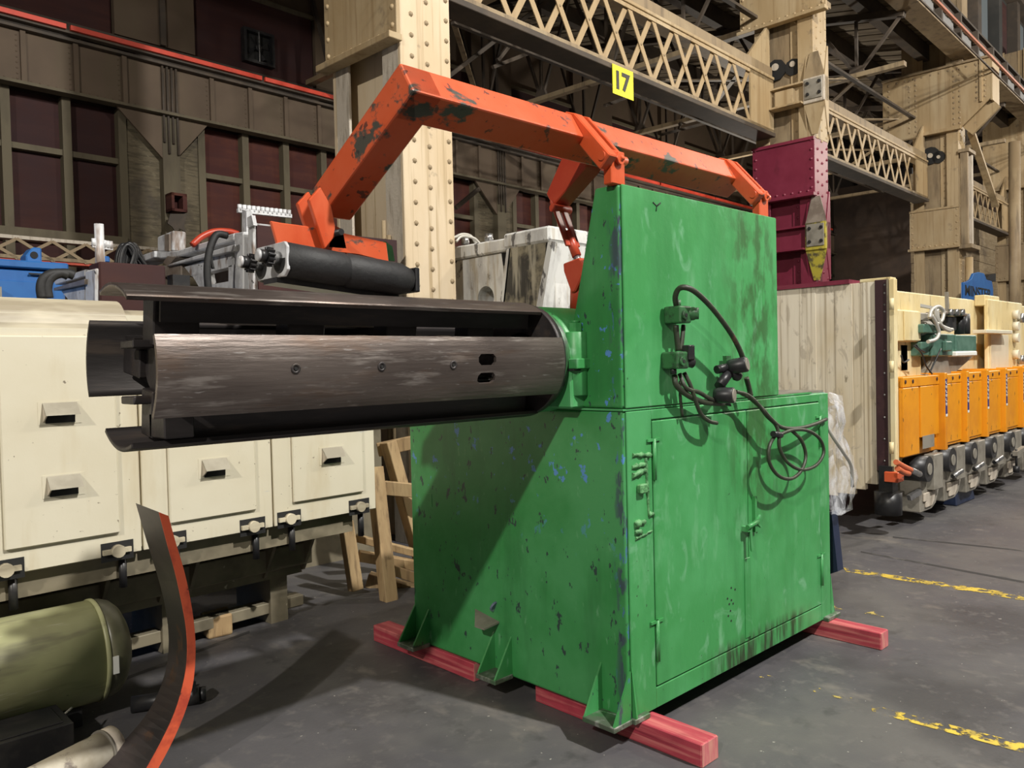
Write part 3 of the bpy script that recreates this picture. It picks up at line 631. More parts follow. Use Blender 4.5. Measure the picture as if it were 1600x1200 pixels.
part('door_meeting_strip', fbox(DM-.05, DM+.0, DZ0+.02, .62, -.018, -.012), GREEN, mc, bevel=.002)
# rough weld scars left of the door
ws = MB()
def weld(x0, z0, x1, z1, r=.011):
    n = max(3, int(math.hypot(x1-x0, z1-z0)/.014))
    ws.tube([(x0+(x1-x0)*i/n, -.011, z0+(z1-z0)*i/n+random.uniform(-.003, .003)) for i in range(n+1)], [r*random.uniform(.6, 1.3) for i in range(n+1)], 6)
weld(.045, 1.222, .165, 1.212); weld(.04, 1.17, .13, 1.175); weld(.04, 1.135, .13, 1.15, .013); weld(.135, 1.20, .15, .95, .008); weld(.15, .955, .18, .955)
weld(.05, .925, .12, .93, .015); weld(.05, .895, .09, .89, .014); weld(.055, .865, .17, .88, .007)
part('weld_scars', ws, GREASE, mc)
part('weld_lug', MB().box(.07, .12, -.035, -.01, 1.055, 1.095), GREASE, mc, bevel=.005)
part('seam_ledge', MB().box(-.005, LX-.2, -.006, LY-.9, ZS, ZS+.008), GREEN, mc)
part('top_plate', MB().box(1.30, LX, .02, LY, ZS, ZS+.012), GREYCAST, mc)
hk = part('lifting_hook', MB().tube(spline([(1.50, .5, ZS+.01), (1.50, .5, ZS+.06), (1.56, .5, ZS+.06), (1.60, .5, ZS+.02), (1.70, .5, ZS+.02)]), .012, 8), BLACK, mc)
# upper housing
UZ0 = ZS+.01
pts = [(0, 0, ZH), (0, .128, ZH+.004), (0, .362, UZ0), (0, 0, UZ0)]
part('upper_housing', MB().prism(pts, (1.292, 0, 0)), GREEN_SIDE, mc, bevel=.012, seg=3)
part('housing_front_plate', MB().box(.012, 1.306, -.012, 0, UZ0, ZH), GREEN, mc, bevel=.004)
for pts in (((1020, 316), (1026, 322), (1025, 330)), ((1032, 317), (1026, 322)), ((1053, 555), (1058, 545), (1066, 546))):
    part('paint_scratch', MB().tube([Yp(x, y, -.0125) for x, y in pts], .003, 5), HOLE, mc)
# foot brackets with twin gussets
def foot(y0, y1, x=0, sx=-1, h=.18, w_=.12):
    f = part('foot_bracket', MB().box(min(x, x+sx*w_), max(x, x+sx*w_), y0, y1, .095, .118), FOOTG, mc, bevel=.003)
    for y in (y0+.004, y1-.014):
        part('gusset', MB().prism([(x, y, .118), (x+sx*(w_-.005), y, .118), (x, y, .118+h)], (0, .01, 0)), GREEN_SIDE, f)
foot(1.345, 1.487); foot(.70, .84); foot(-.02, .155, h=.20)
part('foot_front_toe', MB().box(.0, .105, -.035, 0, .095, .118), FOOTG, mc, bevel=.003)
part('front_toe_gusset', MB().prism([(.012, -.010, .118), (.012, -.033, .118), (.012, -.010, .33)], (.008, 0, 0)), GREEN, mc)
part('corner_flare', MB().prism([(LX, -.01, .118), (LX+.045, -.01, .118), (LX, -.01, .34)], (0, .012, 0)), GREEN, mc)
part('foot_bracket', MB().box(LX-.1, LX+.06, -.04, .12, .095, .118), FOOTG, mc, bevel=.003)
# torn bracket tab on the left face
a, b, c_, d_ = Xp(730, 962, 0), Xp(778, 970, 0), Xp(780, 955, 0), Xp(741, 955, 0)
part('bent_tab', MB().prism([(0, .97, .372), (0, .79, .345), (-.10, .79, .335), (-.10, .86, .335)], (0, 0, .008)), GREYCAST, mc)
part('bare_patch', MB().cyl((-.0015, .815, .42), (-.0025, .825, .425), .028, 10), NAVYSC, mc)
part('side_panel_trace', MB().box(-.002, .001, 1.30, 1.38, .86, .93), GREEN, mc)

# ---- mandrel with four expanding shells
MY, MZ, MR = .45, 1.632, .252
XL, XR = -1.84, -.13
def shell(a0, a1, x0, x1, mat, lab=None, slots=False, r=MR):
    """arc from angle a0 to a1, measured from -Y towards +Z"""
    n = 14; t = .014; N_ = []
    def P(x, a, rr): return V((x, MY-cos(R_(a))*rr, MZ+sin(R_(a))*rr))
    mb = MB(); rows = []
    xs = [x0+(x1-x0)*i/16 for i in range(17)]
    rg = []
    for i in range(n+1):
        a = a0+(a1-a0)*i/n
        rg.append([P(x0, a, r), P(x1, a, r), P(x1, a, r-t), P(x0, a, r-t)])
    if not slots:
        mb.rings(rg, True, True)
        mb.sm = [False if len(f) == 4 and False else s for f, s in zip(mb.f, mb.sm)]
    else:                                   # real openings near the bearing end
        holes = ((-21, -11), (-4.5, 5.5))
        brk = []
        for h0, h1 in holes: brk += [h0, h0+3, h1-3, h1]
        full = sorted([a for a in (a0+(a1-a0)*i/n for i in range(n+1)) if not any(h0-1 < a < h1+1 for h0, h1 in holes)]+brk)
        sx0, sx1 = -.615, -.525
        cols = [x0, sx0, sx0+.014, sx1-.014, sx1, x1]
        for i in range(len(full)-1):
            A0, A1 = full[i], full[i+1]; am = (A0+A1)/2
            for j in range(5):
                ca, cb = cols[j], cols[j+1]
                hh_ = [h for h in holes if h[0] < am < h[1]]
                inh = bool(hh_) and j in (1, 2, 3)
                q = [P(ca, A0, r), P(cb, A0, r), P(cb, A1, r), P(ca, A1, r)]
                qi = [P(ca, A0, r-t), P(cb, A0, r-t), P(cb, A1, r-t), P(ca, A1, r-t)]
                if inh:
                    low = am < hh_[0][0]+3; high = am > hh_[0][1]-3
                    if j == 2 or not (low or high): continue
                    drop = {(1, True): 2, (3, True): 3, (1, False): 1, (3, False): 0}[(j, low)]
                    q.pop(drop); qi.pop(drop)
                    mb.add(q+qi, [(0, 1, 2), (5, 4, 3), (0, 3, 4, 1), (1, 4, 5, 2), (2, 5, 3, 0)], False); continue
                mb.add(q+qi, [(0, 1, 2, 3), (7, 6, 5, 4), (0, 4, 5, 1), (1, 5, 6, 2), (2, 6, 7, 3), (3, 7, 4, 0)], False)
    s = part('mandrel_shell', mb, mat, mc, label=lab)
    # two flat bars on each shell, parallel to its middle radius, pointing inwards
    aa = R_((a0+a1)/2); d_ = V((0, -cos(aa), sin(aa))); t_ = V((0, sin(aa), cos(aa)))
    for off in (-.068, .068):
        hh_ = math.sqrt((r-t)**2-(abs(off)+.007)**2); o_ = V((0, MY, MZ))+d_*(hh_+.002)+t_*off; tn = t_*.006
        xa, xb = V((x0+(.11 if off < 0 else .16)*(1 if a0 > 40 or a0 < -60 else .3), 0, 0)), V((x1-.03, 0, 0))
        q = [o_-tn, o_+tn, o_-d_*.085+tn, o_-d_*.085-tn]
        part('shell_rib', MB().prism([xa+p for p in q], xb-xa), STEEL_DARK, s)
    return s
sf = shell(-36, 21, -1.80, XR, STEEL_SHELL, 'rubbed front shell with two slots', slots=True)
for x in (-1.38, -1.057, -.74):
    a = R_(-3.5); c0 = V((x, MY-cos(a)*(MR+.0005), MZ+sin(a)*(MR+.0005))); nn = V((0, -cos(a), sin(a)))
    part('shell_bolt', MB().lathe([(0, .017), (.002, .016), (.002, .009), (-.004, .008)], c0, nn, 16), STEEL_DARK, sf)
    part('bolt_socket', MB().cyl(c0+nn*.0005, c0+nn*.003, .006, 6), HOLE, sf)
st_ = shell(53, 112, XL, XR-.03, STEEL_SHELL)
shell(143, 201, XL, XR, STEEL_DARK)
shell(-128, -68, XL+.02, XR-.01, STEEL_DARK)
sh = part('mandrel_shaft', MB().cyl((XL+.12, MY, MZ), (0, MY, MZ), .075, 24), STEEL_DARK, mc)
for x in (-1.45, -1.05, -.65, -.3): part('shaft_collar', MB().cyl((x, MY, MZ), (x+.09, MY, MZ), .105, 24), STEEL_DARK, mc)
for x in (-1.74, -1.3, -.9, -.5):
    for a in (-7, 82, 172, 262):
        aa = R_(a); d = V((0, -cos(aa), sin(aa))); t_ = V((0, sin(aa), cos(aa)))
        p0, p1 = V((x, MY, MZ))+d*.09, V((x+.12, MY, MZ))+d*.225
        m2 = MB(); w0 = .045
        vs = [V((x, MY, MZ))+d*.07-t_*w0, V((x, MY, MZ))+d*.07+t_*w0, V((x, MY, MZ))+d*.215+t_*w0, V((x, MY, MZ))+d*.215-t_*w0]
        part('wedge_block', m2.prism(vs, (.14, 0, 0)), STEEL_DARK, mc, bevel=.004)
for (y, z) in ((MY+.02, MZ+.07), (MY+.03, MZ-.10)): part('pull_bar', MB().box(XL+.05, XL+.30, y-.05, y+.06, z-.012, z+.012), STEEL_DARK, mc, bevel=.003)
part('end_block', MB().box(XL+.10, XL+.19, MY-.12, MY+.0, MZ-.215, MZ-.14), STEEL_DARK, mc, bevel=.004)
# bearing housing, cap bolts, collar
part('back_plate', MB().cyl((XR-.02, MY, MZ), (XR+.015, MY, MZ), .245, 40), STEEL_DARK, mc)
part('bearing_neck', MB().lathe([(0, .12), (.02, .20), (.05, .228), (.10, .232), (.15, .232)], (XR-.02, MY, MZ), (1, 0, 0), 40), VALVE, mc)
part('bearing_cap', MB().lathe([(0, .17), (.01, .225), (.03, .238), (.30, .238), (.34, .22)], (XR+.04, MY, MZ), (1, 0, 0), 48), GREEN, mc)
part('bearing_pedestal', MB().prism([(XR+.05, MY-.235, MZ-.0), (XR+.05, MY+.235, MZ), (XR+.05, MY+.30, ZS+.01), (XR+.05, MY-.24, ZS+.01)], (.3, 0, 0)), GREEN, mc, bevel=.008)
part('cap_joint', MB().box(XR+.045, XR+.36, MY-.262, MY+.262, MZ-.052, MZ-.044), HOLE, mc)
for (x, y) in ((XR+.11, MY-.215), (XR+.11, MY+.235)):
    b = part('cap_bolt_boss', MB().cyl((x, y, MZ-.16), (x, y, MZ+.115), .052, 18), GREEN, mc, bevel=.003)
    part('bolt_nut', MB().cyl((x, y, MZ+.115), (x, y, MZ+.155), .03, 6, sm=False).cyl((x, y, MZ+.155), (x, y, MZ+.165), .019, 12), GREEN, b)
    part('boss_flange', MB().box(x-.062, x+.062, y-.062, y+.05, MZ-.045, MZ-.0), GREEN, b, bevel=.004)
part('gearcase', MB().box(XR+.30, 1.25, .36, 1.1, ZS+.01, MZ+.235), GREEN, mc, bevel=.015)

# ---- hold-down boom: square tube turned about its length
bn = V((.0, .53, .848)); bb = V((0, .848, -.53)); BS = .134
P0 = V((0, .105, 2.548))
def tubebox(mb, A_, B_, cut0=None): pass
XB0, XB1 = -.985, 1.215
cr_ = [P0, P0+bn*BS, P0+bn*BS+bb*BS, P0+bb*BS]
def at(q, x): return V((x, q.y, q.z))
boom = part('boom_beam', MB().prism([at(q, XB1) for q in cr_], (XB0+.02-XB1, 0, 0)), ORANGE_WORN, mc, bevel=.008, seg=2)
# elbow and descending arm along bb
AL = .66
e0 = at(P0, XB0)
arm_dir = (bb*cos(R_(3))+V((-1, 0, 0))*sin(R_(3))).normalized()
base = [at(P0, XB0+.02), at(P0, XB0+.02)+bn*BS, at(P0, XB0+.02+BS*1.0)+bn*BS, at(P0, XB0+.02+BS*1.0)]
arm = part('boom_arm', MB().prism(base, arm_dir*AL), ORANGE_WORN, mc, bevel=.008, seg=2)
# pivot lever plates and clevis posts on the housing
for (px, pz, x0) in ((-.035, 2.455, -.035), (1.183, 2.447, 1.165)):
    lv = V((0, -.32, -.01))
    d_ = (V((0, .215, 2.70))-V((0, -.015, 2.44))).normalized(); n_ = V((0, -d_.z, d_.y))
    A_ = V((x0-.04, .0, 2.425)); L1 = .30; wv = .075
    q = [A_-n_*wv/2, A_+d_*(L1+.0)-n_*wv/2+n_*.0, A_+d_*(L1+.03)+n_*wv*.15, A_+d_*(L1-.02)+n_*wv/2, A_+n_*wv/2]
    lev = part('pivot_lever', MB().prism([V((x0-.05, v.y, v.z)) for v in q], (.055, 0, 0)), ORANGE, mc, bevel=.005)
    part('lever_plate', MB().prism([V((x0+.035, v.y, v.z)) for v in q], (.018, 0, 0)), ORANGE, mc, bevel=.003)
    part('clevis_post', MB().box(x0-.035, x0+.065, .0, .045, ZH-.02, 2.47) if False else MB().box(x0-.005, x0+.085, .001, .045, ZH-.002, 2.485), ORANGE, mc, bevel=.004)
    part('pivot_pin', MB().cyl((x0-.058, .012, 2.452), (x0+.10, .012, 2.452), .019, 16), ORANGE, mc)
    part('pin_boss', MB().cyl((x0+.04, .002, 2.45), (x0+.04, -.016, 2.45), .024, 16), ORANGE, mc)
# horn for the cylinder
XH = .16
hp = [Xp(*q, XH) for q in ((880, 240), (917, 250), (915, 262), (863, 322), (853, 303))]
part('lift_horn', MB().prism(hp, (.11, 0, 0)), RED_ORANGE, mc, bevel=.005)
def cp(x, y): return Xp(x, y, XH+.02)
c0_, c1_, c2_, c3_ = cp(872, 326), cp(897, 392), cp(900, 408), cp(886, 445)
for dx in (0, .06): part('clevis_strap', MB().bar(V((XH-.0+dx, *cp(868, 315)[1:])), V((XH+dx, *cp(893, 385)[1:])), .014, .035, (1, 0, 0)), RED_ORANGE, mc, bevel=.003)
part('clevis_pin', MB().cyl((XH-.02, c0_.y, c0_.z), (XH+.1, c0_.y, c0_.z), .02, 14), RED_ORANGE, mc)
part('cylinder_rod', MB().cyl((XH+.03, *cp(885, 362)[1:]), (XH+.03, *cp(899, 400)[1:]), .022, 14), RED_ORANGE, mc)
part('cylinder_rod_bright', MB().cyl((XH+.03, *cp(898, 398)[1:]), (XH+.03, *cp(903, 414)[1:]), .016, 14), BRIGHT, mc)
part('cylinder_gland', MB().cyl((XH+.03, *cp(902, 411)[1:]), (XH+.03, *cp(905, 424)[1:]), .03, 16), RED_ORANGE, mc)
bp = [Xp(*q, XH) for q in ((879, 412), (905, 402), (915, 418), (898, 456), (892, 458), (880, 424))]
part('cylinder_body', MB().prism(bp, (.09, 0, 0)), RED_ORANGE, mc, bevel=.006)
tq = Xp(895, 430, XH+.04); part('cylinder_tube', MB().cyl((XH+.045, tq.y-.03, tq.z), (XH+.045, .42, 1.86), .035, 16), RED_ORANGE, mc)

# ---- roller head at the arm's end
RY, RZ = .50, 2.0
rh = part('roller_yoke', MB().prism([Yp(*q, .50) for q in ((423, 345), (440, 348), (500, 356), (604, 379), (608, 410), (560, 398), (434, 384))], (0, .014, 0)), ORANGE, mc, bevel=.003)
part('yoke_rear_plate', MB().prism([Yp(*q, .62) for q in ((470, 352), (600, 378), (604, 408), (475, 388))], (0, .014, 0)), ORANGE, rh)
# U bracket joining arm and yoke
kb_ = [Yp(*q, .47) for q in ((483, 312), (501, 292), (518, 322), (524, 352), (523, 370), (508, 389), (497, 355))]
part('arm_bracket', MB().prism(kb_, (0, .02, 0)), ORANGE, mc, bevel=.003)
kb2 = [V((v.x+.05, .64, v.z+.02)) for v in kb_]
part('arm_bracket', MB().prism(kb2, (0, .02, 0)), ORANGE, mc, bevel=.003)
br_ = [Yp(*q, .50) for q in ((522, 352), (535, 358), (541, 388), (514, 386))]
part('bracket_web', MB().prism(br_, (0, .14, 0)), ORANGE, mc)
part('bracket_cross_pin', MB().cyl((Yp(522, 365, .49).x, .44, Yp(522, 365, .49).z), (Yp(522, 365, .49).x, .68, Yp(522, 365, .49).z), .012, 10), BLACK, mc)
L_a, L_b = Yp(436, 402, .48), Yp(637, 437, .48)
ax = (L_b-L_a); axn = ax.normalized()
def roller(off, lab):
    o = L_a+V(off); Ln = ax.length; h = Ln*.47; r = .062
    prof = [(0, r*.7), (.01, r), (h-.012, r), (h-.002, r*.93), (h+.002, r*.93), (h+.012, r*1.02), (Ln-.05, r*1.02), (Ln-.03, r*.92), (Ln, r*.8)]
    rr = part('rubber_roller', MB().lathe(prof, o, axn, 32), RUBBER, mc)
    part('roller_journal', MB().lathe([(-.05, .020), (-.048, .024), (0, .024)], o, axn, 20), BRIGHT, rr)
    e_ = axn.orthogonal().normalized(); f_ = axn.cross(e_); g0 = o-axn*.05; pts = []
    for k_ in range(48):
        a = 2*pi*k_/48; q_ = .034 if k_ % 4 < 2 else .025; pts.append(g0+(e_*cos(a)+f_*sin(a))*q_)
    part('end_gear', MB().prism(pts, axn*.022), BLACK, rr)
    part('gear_boss', MB().lathe([(-.075, .018), (-.073, .022), (-.05, .022)], o, axn, 20), BLACK, rr)
    part('roller_hub', MB().lathe([(-.082, .006), (-.081, .019), (-.074, .021)], o, axn, 20), SILVER, rr)
    return rr
roller((0, 0, -.005), ''); roller((0, .135, -.012), '')
a_ = L_a+axn*.012
ep = MB(); pr_ = []
for (y, z) in ((-.055, .035), (-.04, .052), (.165, .052), (.185, .03), (.185, -.045), (.165, -.066), (-.03, -.066), (-.055, -.045)):
    pr_.append(a_+V((-.012, y, z)))
part('end_bracket_plate', ep.prism(pr_, axn*.012), SILVER, mc, bevel=.002)
part('frame_rail', MB().bar(L_a+V((.0, .07, -.075)), L_b+V((-.03, .07, -.07)), .10, .02), BLACK, mc)
e1 = L_b+axn*.004
part('far_end_plate', MB().prism([e1+V((0, y, z)) for (y, z) in ((-.05, .045), (.18, .045), (.18, -.05), (-.05, -.05))], axn*.02), BLACK, mc, bevel=.004)
part('yoke_end_angle', MB().prism([Yp(*q, .56) for q in ((602, 377), (613, 385), (617, 408), (606, 407))], (0, .03, 0)), VALVE, mc)

# ---- valves and hoses on the front
def vblock(px, py, w=.085, h=.075, rot=0):
    c = Yp(px, py, -.06)
    b = part('valve_block', MB().box(c.x-w/2, c.x+w/2, -.10, -.012, c.z-h/2, c.z+h/2), VALVE, mc, bevel=.008, seg=2)
    part('valve_port', MB().cyl((c.x-w*.2, -.10, c.z-.004), (c.x-w*.2, -.112, c.z-.004), .019, 16), VALVE, b)
    part('port_socket', MB().cyl((c.x-w*.2, -.112, c.z-.004), (c.x-w*.2, -.114, c.z-.004), .008, 8), HOLE, b)
    return b, c
v1, cA = vblock(1060, 492); part('valve_solenoid', MB().lathe([(0, .03), (.05, .03), (.055, .026), (.07, .026)], (cA.x+.03, -.06, cA.z+.005), (.6, -.8, 0), 20), VALVE, v1)
part('valve_knob', MB().cyl((cA.x, -.06, cA.z+.035), (cA.x, -.06, cA.z+.065), .012, 10), VALVE, v1)
v2, cB = vblock(1056, 563); part('valve_solenoid', MB().cyl((cB.x+.03, -.07, cB.z+.0), (cB.x+.085, -.09, cB.z-.015), .022, 16), BLACK, v2)
part('valve_clip', MB().box(cB.x+.03, cB.x+.075, -.11, -.07, cB.z+.0, cB.z+.065), BLACK, v2, bevel=.004)
part('valve_fitting', MB().cyl((cB.x-.02, -.06, cB.z-.06), (cB.x-.02, -.06, cB.z-.03), .014, 10), BLACK, v2)
def pot(px, py, rr, d):
    c = Yp(px, py, -.14); b = part('pressure_pot', MB().lathe([(0, rr*.9), (.02, rr), (.085, rr), (.088, rr*.9)], (c.x-.03, -.075, c.z-.01), d, 24), BLACK, mc)
    dd = V(d).normalized(); o = V((c.x-.03, -.075, c.z-.01))
    part('pot_cap', MB().lathe([(.087, rr*.86), (.092, rr*.8)], o, dd, 24), GREYCAST, b); return c, b
cC, bC = pot(1163, 570, .036, (.25, -.95, .15)); cD, bD = pot(1142, 614, .036, (.25, -.95, .0))
part('pot_link', MB().tube([(cC.x-.03, -.08, cC.z-.03), (cD.x+.0, -.08, cD.z+.03)], .024, 12), BLACK, mc)
part('pot_side_fitting', MB().lathe([(0, .02), (.03, .02), (.04, .026), (.055, .022)], (cC.x-.03, -.09, cC.z-.03), (1, -.2, -.6), 16), BLACK, mc)
part('pot_elbow', MB().tube([(cC.x-.05, -.075, cC.z-.01), (cC.x-.11, -.06, cC.z-.02)], .02, 10), BLACK, mc)
part('pot_bracket', MB().prism([Yp(*q, -.05) for q in ((1135, 556), (1142, 556), (1143, 578), (1136, 578))], (0, .02, 0)), VALVE, mc)
part('drip_tray_bracket', MB().prism([Yp(*q, -.03) for q in ((1125, 605), (1133, 600), (1143, 635), (1127, 628))], (0, .015, 0)), BLACK, mc)
def hose(pts, r=.0115, mat=HOSE, par=None, name='hose'):
    return part(name, MB().tube(spline([Yp(x, y, d) for x, y, d in pts], 5), r, 8), mat, par or mc)
hose([(1058, 482, -.06), (1055, 465, -.07), (1060, 452, -.09), (1070, 449, -.12), (1085, 455, -.14), (1105, 473, -.15), (1122, 493, -.15), (1142, 521, -.14), (1155, 545, -.13), (1162, 563, -.12)], .0125)
hose([(1056, 508, -.06), (1058, 530, -.06), (1060, 548, -.06)], .0125); hose([(1068, 508, -.06), (1066, 530, -.065), (1064, 548, -.065)], .010)
hose([(1054, 586, -.05), (1057, 602, -.06), (1074, 617, -.07), (1098, 628, -.07), (1130, 631, -.08)], .013)
hose([(1062, 584, -.05), (1072, 606, -.08), (1092, 613, -.08), (1112, 624, -.08), (1132, 627, -.08)], .010)
hose([(1069, 582, -.06), (1080, 605, -.08), (1088, 630, -.085), (1096, 648, -.085), (1108, 658, -.085), (1120, 661, -.085)], .0095)
hose([(1063, 595, -.05), (1063, 620, -.04), (1066, 650, -.035)], .007)
hose([(1166, 590, -.08), (1170, 605, -.08), (1173, 618, -.08)], .0125)
hose([(1158, 614, -.08), (1172, 622, -.09), (1190, 638, -.10), (1205, 655, -.11), (1222, 668, -.11), (1248, 669, -.10), (1272, 663, -.07), (1291, 655, -.02)], .0105)
hose([(1150, 612, -.08), (1168, 617, -.09), (1183, 630, -.11), (1198, 650, -.10), (1212, 664, -.11), (1217, 680, -.12), (1218, 700, -.12), (1230, 722, -.12), (1252, 734, -.12), (1275, 727, -.12), (1287, 707, -.12), (1281, 686, -.12), (1262, 673, -.12), (1238, 672, -.12), (1216, 680, -.12)], .0092)
hose([(1236, 672, -.11), (1252, 688, -.11), (1259, 712, -.11), (1252, 735, -.12), (1236, 748, -.125), (1216, 743, -.125), (1202, 722, -.12), (1202, 698, -.12), (1210, 682, -.11), (1216, 674, -.11)], .0092)
part('cable_tie', MB().cyl(Yp(1208, 678, -.12), Yp(1220, 680, -.12), .016, 10), BLACK, mc)

# ---- red timbers beneath
def timber(label, x0, x1, y0, y1, rz=0):
    t = thing('timber_block', label, 'timber', ((x0+x1)/2, (y0+y1)/2, 0), group=None)
    part('beam', MB().box(x0, x1, y0+.002, y1-.002, 0, .094), TIMBER_RED, t, bevel=.004)
    part('sawn_end', MB().box(x0+.003, x1-.003, y0, y0+.002, .003, .091), TIMBER_X, t); return t
timber('red painted timber under the left rear foot, behind the middle foot', -.005, .11, .985, 1.89)
timber('red painted timber under the front left corner, end nearest the camera', .045, .165, -.325, .60)
timber('red painted timber sticking out under the right end of the green machine', 1.80, 1.90, -.33, .55)
timber('hidden', 1.72, 1.82, .8, 1.6)['label'] = 'red timber under the rear right of the green machine'

# ============================================================ CREAM PRESS LYING AT THE LEFT
CV = 4.2
def Cq(x, y, d=CV): return Yp(x, y, d, B)
cu0, cu1, cz0, cz1 = -.6, Cq(586, 700).x, .70, 1.93
cm = thing('press_bed', 'long cream painted machine casing with louvred panels lying behind the mandrel', 'machine', (1.2, 4.7, 0), B)
part('casing_body', MB().box(cu0, cu1-.01, CV+.02, CV+1.0, cz0+.02, cz1-.02), CREAM, cm)
# rolled top edge
rg = []
for i in range(9):
    a = R_(90*i/8); rg.append((CV+.16-.16*cos(a), cz1-.1+.16*sin(a)))
prof = [(CV+.16, cz1-.1)]+rg+[(CV+1.0, cz1+.06), (CV+1.0, cz1-.1)]
ue = Cq(165, 470).x
part('rolled_top', MB().prism([(cu0, v, z) for v, z in prof], (ue+.1-cu0, 0, 0)), CREAM_TOP, cm)
part('rolled_top', MB().prism([(ue+.12, v+.06, z-.04) for v, z in prof], (cu1-.15-ue, 0, 0)), CREAM_TOP, cm)
us = [cu0, Cq(220, 760).x, Cq(425, 720).x, cu1]
for i in range(3):
    part('front_panel', MB().box(us[i]+.006, us[i+1]-.006, CV, CV+.03, cz0 if i != 1 else cz0+.0, cz1-.09), CREAM, cm, bevel=.004)
def door(pl, pr_, pb, ptop, louvers):
    a, b = Cq(*pl), Cq(*pr_); z0 = (a.z+b.z)/2
    d = part('access_door', MB().box(a.x, b.x, CV-.02, CV, z0, ptop), CREAM, cm, bevel=.006)
    for (x0, x1, y0, y1) in louvers:
        p, q = Cq((x0+x1)/2-26*(x1-x0)/60, (y0+y1)/2), Cq((x0+x1)/2+26*(x1-x0)/60, (y0+y1)/2)
        zc = (p.z+q.z)/2; hgt = .062; wv = q.x-p.x
        lb = part('louvre_plate', MB().box(p.x-.02, q.x+.02, CV-.022, CV-.0195, zc-hgt*.9, zc+hgt*.85), CREAM, d)
        part('louvre_hood', MB().prism([(p.x, CV-.024, zc+hgt*.75), (p.x, CV-.075, zc-.012), (p.x, CV-.067, zc-.012), (p.x, CV-.024, zc+hgt*.60)], (wv, 0, 0)), LOUV, lb)
        part('louvre_hood', MB().prism([(p.x, CV-.024, zc+hgt*.7), (p.x, CV-.073, zc-.012), (p.x, CV-.024, zc-hgt*.7)], (.006, 0, 0)), PALE, lb)
        part('louvre_slot', MB().box(p.x+.01, q.x-.01, CV-.0255, CV-.0235, zc-hgt*.8, zc+.015), HOLE, lb)
    return d
door((6, 860), (186, 832), 0, 1.80, [(60, 122, 630, 658), (67, 127, 742, 772)])
door((264, 817), (399, 797), 0, 1.80, [(310, 354, 717, 742)])
door((457, 785), (566, 768), 0, 1.80, [(498, 533, 699, 722)])
for (x, y) in ((12, 890), (187, 860), (272, 845), (398, 822), (455, 810), (564, 791)):
    p = Cq(x, y, CV-.01)
    l = part('latch_recess', MB().box(p.x-.085, p.x+.07, CV-.003, CV+.002, p.z-.05, p.z+.045), HOLE, cm)
    part('latch_roller', MB().cyl((p.x-.01, CV-.035, p.z), (p.x-.01, CV-.003, p.z), .032, 14), CREAM_TOP, l)
    part('latch_bar', MB().box(p.x-.08, p.x+.055, CV-.02, CV-.003, p.z-.012, p.z+.012), CREAM_TOP, l)
    part('latch_stem', MB().cyl((p.x+.03, CV+.04, p.z-.20), (p.x+.03, CV+.04, p.z-.05), .02, 8), BLACK, l)
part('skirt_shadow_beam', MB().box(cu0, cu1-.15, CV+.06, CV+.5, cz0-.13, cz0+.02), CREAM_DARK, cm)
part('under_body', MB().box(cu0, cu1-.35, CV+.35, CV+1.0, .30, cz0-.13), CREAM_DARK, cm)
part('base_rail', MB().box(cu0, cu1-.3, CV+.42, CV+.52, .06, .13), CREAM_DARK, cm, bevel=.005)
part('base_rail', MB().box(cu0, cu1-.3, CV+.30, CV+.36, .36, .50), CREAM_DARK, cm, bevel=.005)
for x in (150, 245, 290, 410, 470):
    p = Cq(x, 900, CV+.35); part('base_rib', MB().prism([(p.x, CV+.18, cz0-.13), (p.x, CV+.36, cz0-.13), (p.x, CV+.36, .32), (p.x, CV+.33, .32)], (.02, 0, 0)), CREAM_DARK, cm)
for x in (50, 250, 420): 
    p = Cq(x, 930, CV+.42); part('base_leg', MB().box(p.x, p.x+.12, CV+.40, CV+.85, 0, .3), CREAM_DARK, cm)

# timber skid leaning at its end
sk = thing('timber_skid', 'broken wooden skid of rough beams between the cream casing and the green machine', 'skid', Zp(600, 935, 0))
def plank(p, q, w_, h_, up=(0, 0, 1), name='skid_board'): part(name, MB().bar(p, q, w_, h_, up), WOOD, sk, bevel=.004)
plank(Yp(608, 940, 2.50), Yp(585, 730, 2.66), .085, .10, (1, 0, 0)); plank(Yp(556, 922, 2.75), Yp(540, 815, 2.8), .07, .09, (1, 0, 0))
plank(Yp(660, 880, 2.75), Yp(606, 690, 2.85), .10, .09, (1, 0, 0)); plank(Yp(590, 703, 2.95), Yp(650, 690, 2.8), .07, .10)
plank(Yp(598, 762, 2.75), Yp(665, 768, 2.6), .05, .10); plank(Yp(555, 840, 2.9), Yp(665, 868, 2.6), .06, .05)
plank(Yp(560, 868, 2.8), Yp(660, 885, 2.6), .09, .07); plank(Yp(575, 905, 2.9), Yp(665, 930, 2.6), .10, .10)
plank(Yp(612, 890, 2.6), Yp(655, 905, 2.55), .07, .07)
wb = thing('wood_block', 'small squared wooden block on the floor behind the curved band', 'block', Zp(338, 998, 0))
bb0 = Zp(312, 988, 0)
part('block_body', MB().prism([Zp(313, 990, 0), Zp(326, 1000, 0), Zp(364, 991, 0), Zp(356, 978, 0)], (-.0, .0, .13)), WOOD, wb, bevel=.012, seg=2)

